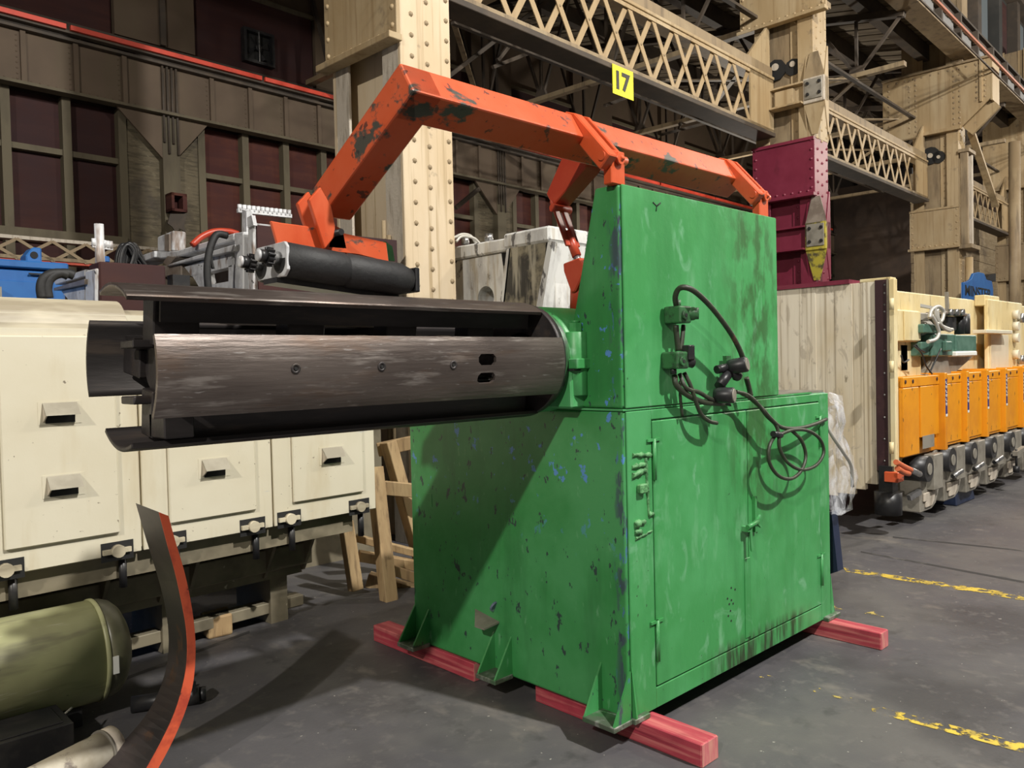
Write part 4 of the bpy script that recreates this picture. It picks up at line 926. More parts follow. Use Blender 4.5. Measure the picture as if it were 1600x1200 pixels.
# ============================================================ CURVED BAND, TANK AND PIPES AT LOWER LEFT
BY = 1.06
outer = [Yp(x, y, BY) for x, y in ((263, 806), (275, 850), (287, 890), (297, 935), (304, 985), (305, 1030), (300, 1075), (286, 1120), (266, 1165), (240, 1212), (222, 1238))]
inner = [Yp(x, y, BY) for x, y in ((248, 800), (261, 850), (273, 893), (283, 938), (291, 985), (292, 1030), (285, 1072), (272, 1115), (252, 1158), (226, 1205), (207, 1232))]
rear = [Yp(x, y, BY+.30) for x, y in ((212, 786), (229, 845), (244, 893), (256, 938), (263, 985), (262, 1030), (252, 1070), (234, 1108), (207, 1143), (172, 1180), (146, 1203))]
o2 = spline(outer, 3); i2 = spline(inner, 3); rr2 = spline(rear, 3)
mb = MB()
for k in range(len(o2)-1):
    q = [o2[k], o2[k+1], i2[k+1], i2[k]]
    w_ = [rr2[k]+(o2[k]-i2[k])*.8, rr2[k+1]+(o2[k+1]-i2[k+1])*.8, rr2[k+1], rr2[k]]
    mb.add(q+w_, [(3, 2, 1, 0), (4, 5, 6, 7), (0, 1, 5, 4), (2, 3, 7, 6)], False)
dep = rr2[0]-i2[0]
n0 = len(o2)
mb.add([o2[0], i2[0], i2[0]+dep, o2[0]+dep], [(0, 1, 2, 3)])
bd = thing('curved_band', 'tall curved black steel band with a red painted edge standing on the floor', 'band', (outer[5].x, BY, 0))
part('band_plate', mb, BAND_IN, bd)
mb = MB()
for k in range(len(o2)-1):
    q = [o2[k], o2[k+1], i2[k+1], i2[k]]; q = [p+V((0, -.002, 0)) for p in q]
    mb.add(q+[p+V((0, .004, 0)) for p in q], [(3, 2, 1, 0), (4, 5, 6, 7), (0, 1, 5, 4), (2, 3, 7, 6)])
part('painted_edge', mb, BAND_EDGE, bd)

tk0, tk1 = Yp(-60, 1062, 2.05), Yp(140, 1027, 2.05)
tk = thing('air_tank', 'olive green pressure tank lying on its side at the lower left', 'tank', (tk1.x-.5, 2.05, 0))
rT = .235; zc = .30; xh = Yp(150, 1030, 2.05).x
part('tank_shell', MB().lathe([(0, rT*.9), (.05, rT), (1.2, rT)], (xh-1.2, 2.05, zc), (1, 0, 0), 48), TANK, tk)
part('tank_seam', MB().lathe([(0, rT), (.004, rT+.006), (.018, rT+.006), (.022, rT)], (xh-.02, 2.05, zc), (1, 0, 0), 48), TANK, tk)
part('tank_head', MB().lathe([(0, rT*.999), (.03, rT*.99), (.065, rT*.93), (.095, rT*.8), (.12, rT*.58), (.135, rT*.32), (.14, .01)], (xh, 2.05, zc), (1, 0, 0), 48), TANK_D, tk)
part('tank_port', MB().cyl((xh+.13, 2.05, zc), (xh+.155, 2.05, zc), .032, 16), GREYCAST, tk)
for x in (xh-.9, xh-.15): part('tank_saddle', MB().box(x-.05, x+.05, 1.93, 2.17, 0, .085), BLACK, tk)
q = Yp(165, 1037, 1.82); part('data_plate', MB().box(xh+.005, xh+.03, 1.812, 1.818, zc-.06, zc+.02), WHITEPL, tk)
solo('tank_cable', 'thin grey cable drooping across the olive tank', 'cable', MB().tube(spline([Yp(112, 1106, 1.80), Yp(95, 1120, 1.72), Yp(60, 1143, 1.66), Yp(20, 1160, 1.62), Yp(-40, 1185, 1.6)]), .005, 6), CONDUIT, Yp(60, 1143, 1.66))
pp = thing('black_shaft', 'black steel shaft lying on the floor behind the curved band', 'shaft', Zp(250, 1098, .04))
a_, b_ = Zp(205, 1101, .04), Zp(322, 1083, .04); dd = (b_-a_).normalized()
part('shaft_body', MB().cyl(a_, b_-dd*.03, .038, 18), BLACK, pp)
part('shaft_collar', MB().cyl(b_-dd*.09, b_-dd*.03, .048, 18), BLACK, pp); part('shaft_tip', MB().cyl(b_-dd*.03, b_, .034, 18), BLACK, pp)
part('shaft_lug', MB().box(b_.x-.07, b_.x-.055, b_.y-.02, b_.y+.04, .05, .12), BLACK, pp)
dk = thing('duct_tube', 'short canvas wrapped tube with taped collar in the bottom left corner', 'tube', Zp(150, 1190, .0))
a_, b_ = Yp(40, 1235, 1.30), Yp(178, 1163, 1.42); dd = (b_-a_).normalized()
part('tube_body', MB().cyl(a_, b_-dd*.05, .072, 28), CANVAS, dk)
part('tube_collar', MB().cyl(b_-dd*.05, b_, .078, 28), PALE, dk); part('collar_band', MB().cyl(b_-dd*.055, b_-dd*.045, .081, 28), GREYCAST, dk)
part('tube_mouth', MB().cyl(b_, b_+dd*.004, .068, 28), HOLE, dk)
solo('dark_trough', 'black trough shape filling the dark space under the olive tank', 'trough', MB().box(xh-1.3, xh-.22, 1.60, 1.86, 0, .16).box(xh-1.3, xh-.25, 1.63, 1.83, .16, .165), BLACK, (xh-.6, 1.7, 0), bevel=.005)  # black box fills the dark region below the tank

# ============================================================ MACHINES BEHIND, ABOVE THE CREAM CASING
def pris(ps, X, d): return MB().prism([Xp(x, y, X) for x, y in ps], (d, 0, 0))
S1 = .16
s1 = thing('silver_press_slide', 'silver grey riveted machine frame behind the cream casing, nearest the orange roller head', 'machine', (S1, 4.2, 0))
part('frame_top_beam', pris(((240, 394), (275, 392), (365, 364), (365, 376), (275, 402), (240, 405)), S1, .18), SILVER, s1, bevel=.01)
part('frame_top_beam', pris(((201, 406), (241, 392), (241, 402), (201, 417)), S1-.05, .2), SILVER, s1, bevel=.005)
part('frame_flange', pris(((262, 413), (365, 382), (365, 392), (262, 416)), S1-.03, .24), SILVER, s1, bevel=.005)
part('frame_flange', pris(((262, 400), (275, 402), (262, 416), (255, 410)), S1-.03, .2), SILVER_D, s1)
for ps in (((288, 417), (362, 394), (362, 416), (300, 432)), ((300, 430), (320, 425), (325, 452), (313, 452)), ((322, 446), (360, 439), (360, 452), (322, 452)), ((357, 416), (366, 413), (366, 452), (357, 452))):
    part('frame_web', pris(ps, S1+.02, .08), SILVER, s1)
part('web_pocket', pris(((300, 425), (362, 410), (362, 452), (315, 452)), S1+.3, .05), SILVER_D, s1)
part('frame_post', pris(((366, 364), (380, 362), (380, 456), (366, 456)), S1, .3), SILVER, s1, bevel=.008)
part('post_groove', pris(((381, 366), (386, 365), (386, 456), (381, 456)), S1+.06, .2), SILVER_D, s1)
part('frame_post', pris(((387, 350), (396, 348), (396, 458), (387, 458)), S1, .3), SILVER, s1, bevel=.008)
part('dark_side', MB().box(S1+.02, S1+1.3, Xp(396, 400, S1).y-.03, Xp(396, 400, S1).y-.012, 1.95, Xp(396, 345, S1).z-.03), OXIDE_D, s1)
part('machine_base', MB().box(S1+.1, S1+1.2, 3.75, 4.6, 0, 1.9), CREAM_DARK, s1)
part('block', pris(((233, 416), (283, 413), (283, 432), (233, 433)), S1, .12), SILVER_D, s1, bevel=.01)
part('block_face', pris(((233, 416), (248, 415), (248, 432), (233, 433)), S1-.01, .01), SILVER, s1)
c_ = Xp(256, 440, S1+.06); part('round_foot', MB().cyl((c_.x, c_.y, 1.95), (c_.x, c_.y, Xp(256, 431, S1+.06).z), .115, 20), SILVER_D, s1)
part('top_block', pris(((246, 370), (270, 360), (270, 392), (246, 393)), S1+.02, .12), SILVER, s1, bevel=.01)
part('top_block', pris(((257, 366), (264, 366), (264, 392), (257, 392)), S1, .03), SILVER_D, s1)
part('mast', pris(((378, 327), (385, 330), (385, 366), (378, 364)), S1+.1, .05), SILVER, s1)
mb = MB(); 
rail = part('terminal_rail', MB().bar(Xp(371, 329, S1+.1), Xp(458, 341, S1+.1) if False else Yp(455, 338, Xp(371, 329, S1+.1).y), .03, .03), SILVER, s1)
ra, rb = Xp(371, 329, S1+.1), Yp(455, 338, Xp(371, 329, S1+.1).y)
for i in range(12):
    p = ra.lerp(rb, (i+.5)/12); part('rail_stud', MB().cyl(p, p+V((0, 0, .05)), .018, 8), SILVER, rail)
part('rag', pris(((386, 340), (393, 336), (396, 352), (387, 356)), S1-.02, .03), SILVER, s1)
def cable(ps, y, r, mat, par, name='cable'): return part(name, MB().tube(spline([Yp(a, b, y+(c[0] if c else 0)) for a, b, *c in ps], 5), r, 7), mat, par)
cable(((355, 368), (340, 366), (332, 378), (326, 400), (324, 425), (326, 455)), Xp(330, 400, S1).y-.6, .028, RUBBER, s1)
cable(((342, 368), (330, 385), (330, 405), (333, 420)), Xp(330, 400, S1).y-.6, .012, RUBBER, s1)
cable(((300, 383), (315, 370), (335, 362), (358, 362), (372, 366)), 4.6, .028, RED_ORANGE, s1, 'red_hose')

S2 = -.94
s2 = thing('silver_press_slide', 'second silver machine frame farther left, with a dark rusty end plate', 'machine', (S2, 4.2, 0))
part('frame_top_beam', pris(((35, 445), (60, 437), (60, 452), (35, 456)), S2, .16), SILVER, s2, bevel=.006)
part('frame_top_beam', pris(((82, 437), (132, 421), (132, 432), (86, 445)), S2, .16), SILVER, s2, bevel=.006)
part('frame_flange', pris(((84, 450), (132, 436), (132, 444), (84, 454)), S2-.02, .2), SILVER_D, s2)
part('frame_web', pris(((96, 455), (132, 447), (132, 470), (110, 472)), S2+.02, .1), SILVER, s2)
part('frame_post', pris(((133, 423), (149, 419), (149, 474), (133, 474)), S2, .25), SILVER, s2, bevel=.01)
part('end_plate', MB().box(S2+.02, S2+.45, Xp(149, 440, S2).y-.02, Xp(149, 440, S2).y+.2, 1.92, Xp(149, 408, S2).z), OXIDE_D, s2, bevel=.01)
c0 = Xp(150, 440, S2)
part('machine_base', MB().box(S2+.05, S2+.9, 3.75, 4.6, 0, 1.9), CREAM_DARK, s2)
part('end_bracket', MB().box(S2+.5, S2+.62, c0.y, c0.y+.1, 1.92, 2.3), BLACK, s2)
part('mast', MB().cyl((S2+.06, c0.y+.1, 2.2), (S2+.06, c0.y+.1, 2.62), .03, 10), SILVER, s2)
ra = Yp(144, 384, c0.y+.1); rb = Yp(176, 389, c0.y+.1); r2 = part('terminal_rail', MB().bar(ra, rb, .02, .02), SILVER, s2)
for i in range(6): p = ra.lerp(rb, (i+.5)/6); part('rail_stud', MB().cyl(p, p+V((0, 0, .05)), .014, 8), SILVER, r2)
for dx in (0, 9): cable(((66+dx, 466), (64+dx, 450), (68+dx, 436), (80+dx, 428), (96+dx, 427), (106+dx, 430)), c0.y-.3, .03, RUBBER, s2)
# bundle of black cables between the two silver frames
cb = thing('cable_bundle', 'tangle of black cables hanging between the two silver frames', 'cables', Yp(205, 452, 4.3))
random.seed(3)
for i in range(26):
    x0 = 180+random.uniform(0, 18); x1 = 196+random.uniform(0, 38); t0 = random.uniform(380, 388)
    cable(((x0, 420+random.uniform(-12, 6)), (x0+4, t0+12), (x0+12, t0), (x0+22, t0+14), (x1, 425), (x1+random.uniform(-4, 3), 452), (x1, 462)), 4.3+random.uniform(-.15, .15), random.uniform(.010, .018), CONDUIT if i in (4,) else BLACK, cb)
part('tag_block', MB().prism([Yp(*q, 4.05) for q in ((210, 438), (216, 434), (220, 444), (213, 448))], (0, .03, 0)), PALE, cb)
part('tag_block', MB().prism([Yp(*q, 4.05) for q in ((206, 430), (211, 428), (213, 436), (208, 440))], (0, .03, 0)), PALE, cb)

# blue machine far left
bu_ = thing('blue_machine', 'bright blue machine casing with a lifting lug at the left edge', 'machine', (1.0, 7.4, 0), B)
z_ = Bp(60, 409, 7).z; ur = Bp(101, 410, 7).x
part('casing', MB().box(-1.2, ur, 7.0, 8.0, 0, z_-.06), BLUE, bu_, bevel=.02)
part('casing_top', MB().box(-1.2, ur+.02, 6.97, 8.0, z_-.06, z_), BLUE, bu_, bevel=.01)
part('front_plate', MB().box(-1.1, ur-.1, 6.98, 7.0, 1.0, z_-.16), BLUE, bu_, bevel=.005)
a_ = Bp(41, 408, 7.1); b_ = Bp(66, 408, 7.1); h_ = Bp(50, 386, 7.1).z
pl = [(a_.x, 7.1, z_), (b_.x, 7.1, z_), (b_.x, 7.1, h_), (a_.x+.05, 7.1, h_), (a_.x, 7.1, h_-.07)]
lg = part('lifting_lug', MB().prism(pl, (0, .16, 0)), BLUE, bu_, bevel=.01)
part('lug_hole', MB().cyl(((a_.x+b_.x)/2, 7.095, (z_+h_)/2), ((a_.x+b_.x)/2, 7.10, (z_+h_)/2), .028, 16), HOLE, lg)
part('handle_slot', MB().box(Bp(45, 428, 6.98).x, Bp(66, 428, 6.98).x, 6.975, 6.985, Bp(55, 428, 6.98).z-.006, Bp(55, 428, 6.98).z+.006), BLACK, bu_)
part('side_clip', MB().box(Bp(0, 460, 6.9).x-.1, Bp(3, 460, 6.9).x, 6.9, 7.0, 1.9, Bp(3, 448, 6.9).z), GREYCAST, bu_)
solo('blue_fitting', 'small blue fitting behind the cable tangle', 'fitting', MB().box(Yp(160, 400, 4.9).x, Yp(172, 400, 4.9).x, 4.9, 5.0, Yp(165, 410, 4.9).z, Yp(165, 400, 4.9).z), BLUE, Yp(165, 405, 4.9), bevel=.01)

# lattice walkway rail low on the far wall
lw = thing('lattice_walkway', 'rusty lattice girder low across the wall behind the blue machine', 'girder', (3, 13, 3.3), B)
LV = 13.0; zt = Bp(100, 374, LV).z; zb_ = Bp(100, 409, LV).z
part('top_rail', MB().box(-5, Bp(250, 388, LV).x+.5, LV, LV+.2, zt-.05, zt), PALE, lw); part('bottom_rail', MB().box(-5, Bp(250, 388, LV).x+.5, LV, LV+.2, zb_-.04, zb_), RED_ORANGE, lw)
part('bottom_angle', MB().box(-5, Bp(250, 388, LV).x+.5, LV-.02, LV, zb_, zb_+.05), BEIGE_D, lw)
u = .2; r1 = r2_ = None
while u < 5.6:
    if r1 is None:
        u00 = u; r1 = part('lattice_bar', MB().bar((u, LV, zb_), (u+.46, LV, zt-.05), .02, .045), BEIGE_D, lw); r2_ = part('lattice_bar', MB().bar((u, LV-.01, zt-.05), (u+.46, LV-.01, zb_), .02, .045), BEIGE_D, lw)
    else: copy_part(r1, lw, (u-u00, 0, 0)); copy_part(r2_, lw, (u-u00, 0, 0))
    u += .46

# white stained casting behind the bearing
W1 = 2.4
wp_ = thing('white_press_casting', 'black stained white press casting behind the bearing housing', 'machine', (W1, 3.2, 0))
yy0, yy1 = Xp(860, 352, W1).y, Xp(788, 364, W1).y
zcap0, zcap1 = Xp(860, 377, W1).z, Xp(860, 352, W1).z
part('cap_block', MB().box(W1-.02, W1+.9, yy0, yy1, zcap0, zcap1), WPRESS, wp_, bevel=.02)
part('tapered_side', MB().prism([Xp(792, 387, W1), Xp(798, 386, W1), Xp(788, 480, W1), Xp(780, 482, W1)], (.06, 0, 0)), WPRESS, wp_)
part('recessed_panel', MB().prism([Xp(796, 386, W1), Xp(860, 378, W1), Xp(840, 485, W1), Xp(785, 485, W1)], (.02, 0, 0)), WSTAIN, wp_)
part('corner_rib', MB().prism([Xp(856, 378, W1-.03), Xp(864, 377, W1-.03), Xp(846, 490, W1-.03), Xp(836, 490, W1-.03)], (.06, 0, 0)), WPRESS, wp_)
q0 = Xp(860, 378, W1); q1 = Xp(842, 490, W1)
part('front_side', MB().prism([(W1, q0.y, q0.z), (W1, q1.y-.04, q1.z-.2), (W1+1.0, q1.y-.04, q1.z-.2), (W1+1.0, q0.y, q0.z)], (0, .05, 0)), WPRESS, wp_)
part('lower_body', MB().box(W1+.1, W1+.9, q0.y+.05, yy1, 0, zcap0), WPRESS, wp_)
part('front_pipe', MB().tube(spline([(W1+.25, q0.y-.1, 1.75), (W1+.2, q0.y-.12, 1.95), (W1+.35, q0.y-.12, 2.08), (W1+.6, q0.y-.1, 2.08)]), .02, 8), CONDUIT, wp_)
part('front_pipe', MB().tube(spline([(W1+.4, q0.y-.15, 1.8), (W1+.38, q0.y-.18, 1.98), (W1+.5, q0.y-.16, 2.05), (W1+.8, q0.y-.1, 2.05)]), .02, 8), CONDUIT, wp_)
part('front_canister', MB().cyl((W1+.5, q0.y-.12, 1.86), (W1+.85, q0.y-.12, 1.86), .1, 18), CREAM, wp_)
wq = thing('white_press_beam', 'pale grey stained press beam with a round hole beside the nearest column', 'machine', (W1, 4.4, 0))
part('top_beam', MB().prism([Xp(705, 386, W1+.02), Xp(789, 372, W1+.02), Xp(789, 392, W1+.02), Xp(705, 407, W1+.02)], (.8, 0, 0)), WPRESS, wq, bevel=.015)
part('shadow_gap', MB().prism([Xp(705, 406, W1+.1), Xp(789, 391, W1+.1), Xp(789, 396, W1+.1), Xp(705, 411, W1+.1)], (.6, 0, 0)), BLACK, wq)
ya_, yb_ = Xp(705, 440, W1+.06), Xp(787, 440, W1+.06)
hole = Xp(759, 466, W1+.06); rr = .115
# plate with a real round opening
mb = MB(); outer_ = []; N_ = 24
for i in range(N_):
    a = 2*pi*i/N_; dy, dz = cos(a), sin(a)
    cand = []
    if dy > 0: cand.append((ya_.y-hole.y)/dy)
    if dy < 0: cand.append((yb_.y-hole.y)/dy)
    ztop = Xp(745, 402, W1+.06).z
    if dz > 0: cand.append((ztop-hole.z)/dz)
    if dz < 0: cand.append((1.2-hole.z)/dz)
    t_ = min(cand); outer_.append(V((W1+.06, hole.y+dy*t_, hole.z+dz*t_)))
inn = [V((W1+.06, hole.y+cos(2*pi*i/N_)*rr, hole.z+sin(2*pi*i/N_)*rr)) for i in range(N_)]
inb = [p+V((.5, 0, 0)) for p in inn]
vs = outer_+inn+inb
mb.add(vs, [(i, N_+i, N_+(i+1) % N_, (i+1) % N_) for i in range(N_)]+[(N_+i, 2*N_+i, 2*N_+(i+1) % N_, N_+(i+1) % N_) for i in range(N_)])
part('holed_plate', mb, WPRESS, wq)
part('hole_back', MB().box(W1+.56, W1+.6, hole.y-.2, hole.y+.2, hole.z-.2, hole.z+.2), HOLE, wq)
for (x, y) in ((727, 379), (764, 374)):
    p = Xp(x, y+3, W1+.2); part('beam_bolt', MB().cyl(p, p+V((0, 0, .07)), .04, 8), BRIGHT, wq)
cable(((712, 378), (722, 369), (740, 372), (750, 381)), yy1+.6, .014, CONDUIT, wq); cable(((708, 372), (722, 366), (736, 369), (744, 381)), yy1+.65, .014, CONDUIT, wq)

# ============================================================ CREAM BLOCK AND AMBER UNITS AT THE RIGHT
RX, RYf = 4.75, .69
rb_ = thing('cream_block_machine', 'tall cream machine end with streaked paint and a dark drilled strip', 'machine', (RX, 1.2, .3))
zt_ = Xp(1369, 438, RX).z
x0p = [(1200, 452), (1278, 446)]
def col_y(x): return Xp(x, 600, RX).y
# end face in separate full-height sheets with stepped bottoms
ys = [2.6, col_y(1276), col_y(1306), col_y(1333), col_y(1350), col_y(1369)]
bots = [.30, .30, .33, Xp(1340, 764, RX).z, Xp(1360, 756, RX).z]
for i in range(5):
    part('end_sheet', MB().box(RX+(.004 if i % 2 else 0), RX+.06, ys[i+1], ys[i], bots[i], zt_-.01), CREAM_STREAK, rb_, bevel=.002)
part('core', MB().box(RX+.06, RX+1.0, RYf+.12, 2.6, .45, zt_-.09), CREAM_YEL, rb_)
part('top_oxide_edge', MB().box(RX-.02, RX+.3, col_y(1330), 2.6, zt_-.01, zt_+.03), MAROON, rb_)
part('top_cream_cap', MB().box(RX, RX+.12, RYf+.02, col_y(1345), zt_-.01, zt_+.02), CREAM_YEL, rb_, bevel=.005)
ds = part('drilled_strip', MB().box(RX-.02, RX+.03, col_y(1389.5), col_y(1369)-.003, Xp(1380, 736, RX).z, zt_), DARKRED, rb_, bevel=.004)
for y in (445, 458, 476, 487, 515, 548, 583, 617, 652, 686, 720):
    p = Xp(1382, y, RX-.02); part('strip_bolt', MB().rivet(p, (-1, 0, 0), .010), BRIGHT, ds)
part('corner_post', MB().box(RX-.03, RX+.04, RYf-.02, col_y(1392), Xp(1394, 740, RX).z, zt_-.0), CREAM_YEL, rb_, bevel=.006)
part('corner_post_groove', MB().box(RX-.035, RX-.03, RYf+.03, RYf+.045, Xp(1394, 740, RX).z, zt_-.0), CREAM_DARK, rb_)
for y in (475, 573, 700):
    p = Yp(1393, y, RYf-.03); part('corner_hinge', MB().cyl((p.x, RYf-.03, p.z-.05), (p.x, RYf-.03, p.z+.05), .02, 8), CREAM_YEL, rb_)
p = Yp(1403, 742, RYf-.03); part('orange_end_block', MB().box(p.x-.08, p.x+.06, RYf-.06, RYf+.06, p.z-.06, p.z+.03), ORANGE, rb_, bevel=.005)
p = Yp(1397, 790, RYf); part('foot_roller', MB().cyl((p.x, RYf+.05, p.z-.08), (p.x, RYf+.05, p.z+.12), .115, 20), BLACK, rb_); part('foot_stem', MB().box(p.x-.03, p.x+.09, RYf, RYf+.12, p.z+.12, p.z+.35), BLACK, rb_)
part('foot_lever', MB().bar(Yp(1420, 778, RYf), Yp(1437, 768, RYf-.05), .04, .05), BRIGHT, rb_)
# long body to the right
lb = thing('cream_press_frame', 'long yellowed cream press frame with bolts behind the amber units', 'machine', (8, 1.2, .3))
zb0 = Yp(1410, 455, RYf+.35).z
YB = RYf+.35
part('back_panel', MB().box(RX+.05, 12.5, YB, YB+.12, .9, zb0), CREAM_YEL, lb, bevel=.01)
part('back_box', MB().box(RX+.3, 14, YB+.12, YB+1.6, .9, zb0-.05), CREAM_YEL, lb)
a_, b_ = Yp(1522, 468, YB), Yp(1545, 481, YB); part('small_box', MB().box(a_.x, b_.x, YB-.12, YB, b_.z, a_.z+.05), CREAM_YEL, lb, bevel=.01)
a_ = Yp(1548, 475, YB-.15); part('cheek_plate', MB().box(a_.x-.1, Yp(1597, 480, YB-.15).x, YB-.15, YB-.1, 1.2, Yp(1590, 473, YB-.15).z), CREAM_YEL, lb, bevel=.01)
a_, b_ = Yp(1537, 515, YB-.25), Yp(1578, 522, YB-.25); part('ledge_bracket', MB().box(a_.x, b_.x, YB-.28, YB-.13, b_.z, a_.z), CREAM, lb, bevel=.005)
part('recess_plate', MB().box(Yp(1549, 560, YB-.16).x, Yp(1576, 560, YB-.16).x, YB-.16, YB-.15, 1.3, Yp(1560, 523, YB-.16).z), CREAM, lb)
for y in (492, 510, 528, 554): p = Yp(1583, y, YB-.15); part('frame_bolt', MB().cyl((p.x, YB-.22, p.z), (p.x, YB-.15, p.z), .06, 10), CREAM, lb)
for y in (497, 562): p = Yp(1596, y, YB-.2); part('edge_fitting', MB().cyl((p.x, YB-.2, p.z-.06), (p.x, YB-.2, p.z+.06), .04, 8), BRIGHT, lb)
# junction cabinet and teal power unit
a_, b_ = Yp(1411, 484, RYf+.05), Yp(1437, 534, RYf+.05)
jc = thing('junction_cabinet', 'cream metal junction cabinet beside the drilled corner post', 'cabinet', (a_.x, RYf+.15, b_.z))
part('cabinet_body', MB().box(a_.x-.12, b_.x, RYf+.05, RYf+.35, b_.z, a_.z), CREAM_YEL, jc, bevel=.01)
part('cabinet_door', MB().box(a_.x, b_.x-.01, RYf+.035, RYf+.05, b_.z+.01, a_.z-.01), CREAM_YEL, jc, bevel=.004)
part('cabinet_gland', MB().cyl((a_.x+.1, RYf+.2, b_.z-.1), (a_.x+.1, RYf+.2, b_.z), .05, 10), BLACK, jc)
part('drop_fitting', MB().box(a_.x+.12, a_.x+.3, RYf+.12, RYf+.3, b_.z-.28, b_.z-.02), TEAL, jc, bevel=.01)
pu = thing('hydraulic_power_unit', 'teal hydraulic unit with motors and grey hoses above the amber units', 'hydraulic unit', (Yp(1480, 560, RYf+.1).x, RYf+.2, 1.5))
def tbox(n, x0, y0, x1, y1, yv, d, m, bev=.01):
    A_, Bq = Yp(x0, y0, yv), Yp(x1, y1, yv); return part(n, MB().box(A_.x, Bq.x, yv, yv+d, Bq.z, A_.z), m, pu, bevel=bev)
tbox('tank_box', 1456, 521, 1492, 556, RYf, .3, TEAL); tbox('tank_end', 1494, 523, 1526, 549, RYf-.02, .3, TEAL); tbox('white_strip', 1495, 549, 1527, 556, RYf-.04, .25, WHITEPL)
tbox('side_box', 1444, 506, 1466, 521, RYf-.02, .2, TEAL); tbox('manifold', 1478, 486, 1512, 494, RYf+.02, .2, SILVER_D); tbox('motor_block', 1480, 494, 1495, 516, RYf+.05, .2, BLACK)
for x in (1499, 1508): p = Yp(x, 505, RYf+.1); part('pump_cylinder', MB().cyl((p.x, p.y, p.z-.12), (p.x, p.y, p.z+.1), .05, 16), BLACK, pu)
for x in (1487, 1496, 1505): p = Yp(x, 488, RYf); part('manifold_cap', MB().cyl((p.x, RYf-.01, p.z), (p.x, RYf+.03, p.z), .035, 12), BRIGHT, pu)
tbox('gauge_box', 1436, 488, 1452, 502, RYf+.05, .15, GREYCAST); tbox('small_junction', 1440, 534, 1452, 556, RYf+.02, .15, TEAL)
p = Yp(1440, 512, RYf+.1); part('filter_can', MB().cyl((p.x-.12, p.y, p.z), (p.x+.1, p.y, p.z), .08, 18), GREYCAST, pu)
A_ = Yp(1460, 557, RYf); part('support_web', MB().prism([Yp(1455, 557, RYf+.05), Yp(1520, 557, RYf+.05), Yp(1490, 584, RYf+.05), Yp(1450, 588, RYf+.05)], (0, .2, 0)), GREYCAST, pu)
p = Yp(1475, 541, RYf); part('outlet_box', MB().box(p.x-.07, p.x+.09, RYf-.05, RYf, p.z-.05, p.z+.05), TEAL, pu, bevel=.01)
for pts in (((1452, 497), (1456, 484), (1466, 479), (1474, 486), (1472, 500), (1464, 506)), ((1460, 481), (1462, 495), (1470, 508), (1482, 514), (1488, 515)), ((1455, 492), (1462, 505), (1467, 520), (1462, 530), (1450, 534)), ((1464, 483), (1466, 498), (1474, 512), (1484, 517))):
    cable([(x, y) for x, y in pts], RYf-.06, .018, CONDUIT, pu, 'grey_hose')
for pts in (((1428, 540), (1440, 552), (1446, 570), (1456, 584)), ((1431, 538), (1436, 545), (1445, 550)), ((1470, 545), (1462, 562), (1453, 582)), ((1408, 555), (1412, 566), (1420, 562))):
    cable([(x, y) for x, y in pts], RYf-.05, .008, BLACK, pu)
part('conduit_pipe', MB().bar(Yp(1430, 476, RYf+.2), Yp(1482, 486, RYf+.2), .03, .03), CONDUIT, pu); part('conduit_pipe', MB().bar(Yp(1480, 486, RYf+.1), Yp(1479, 456, RYf+.1), .03, .03), GREYCAST, pu)

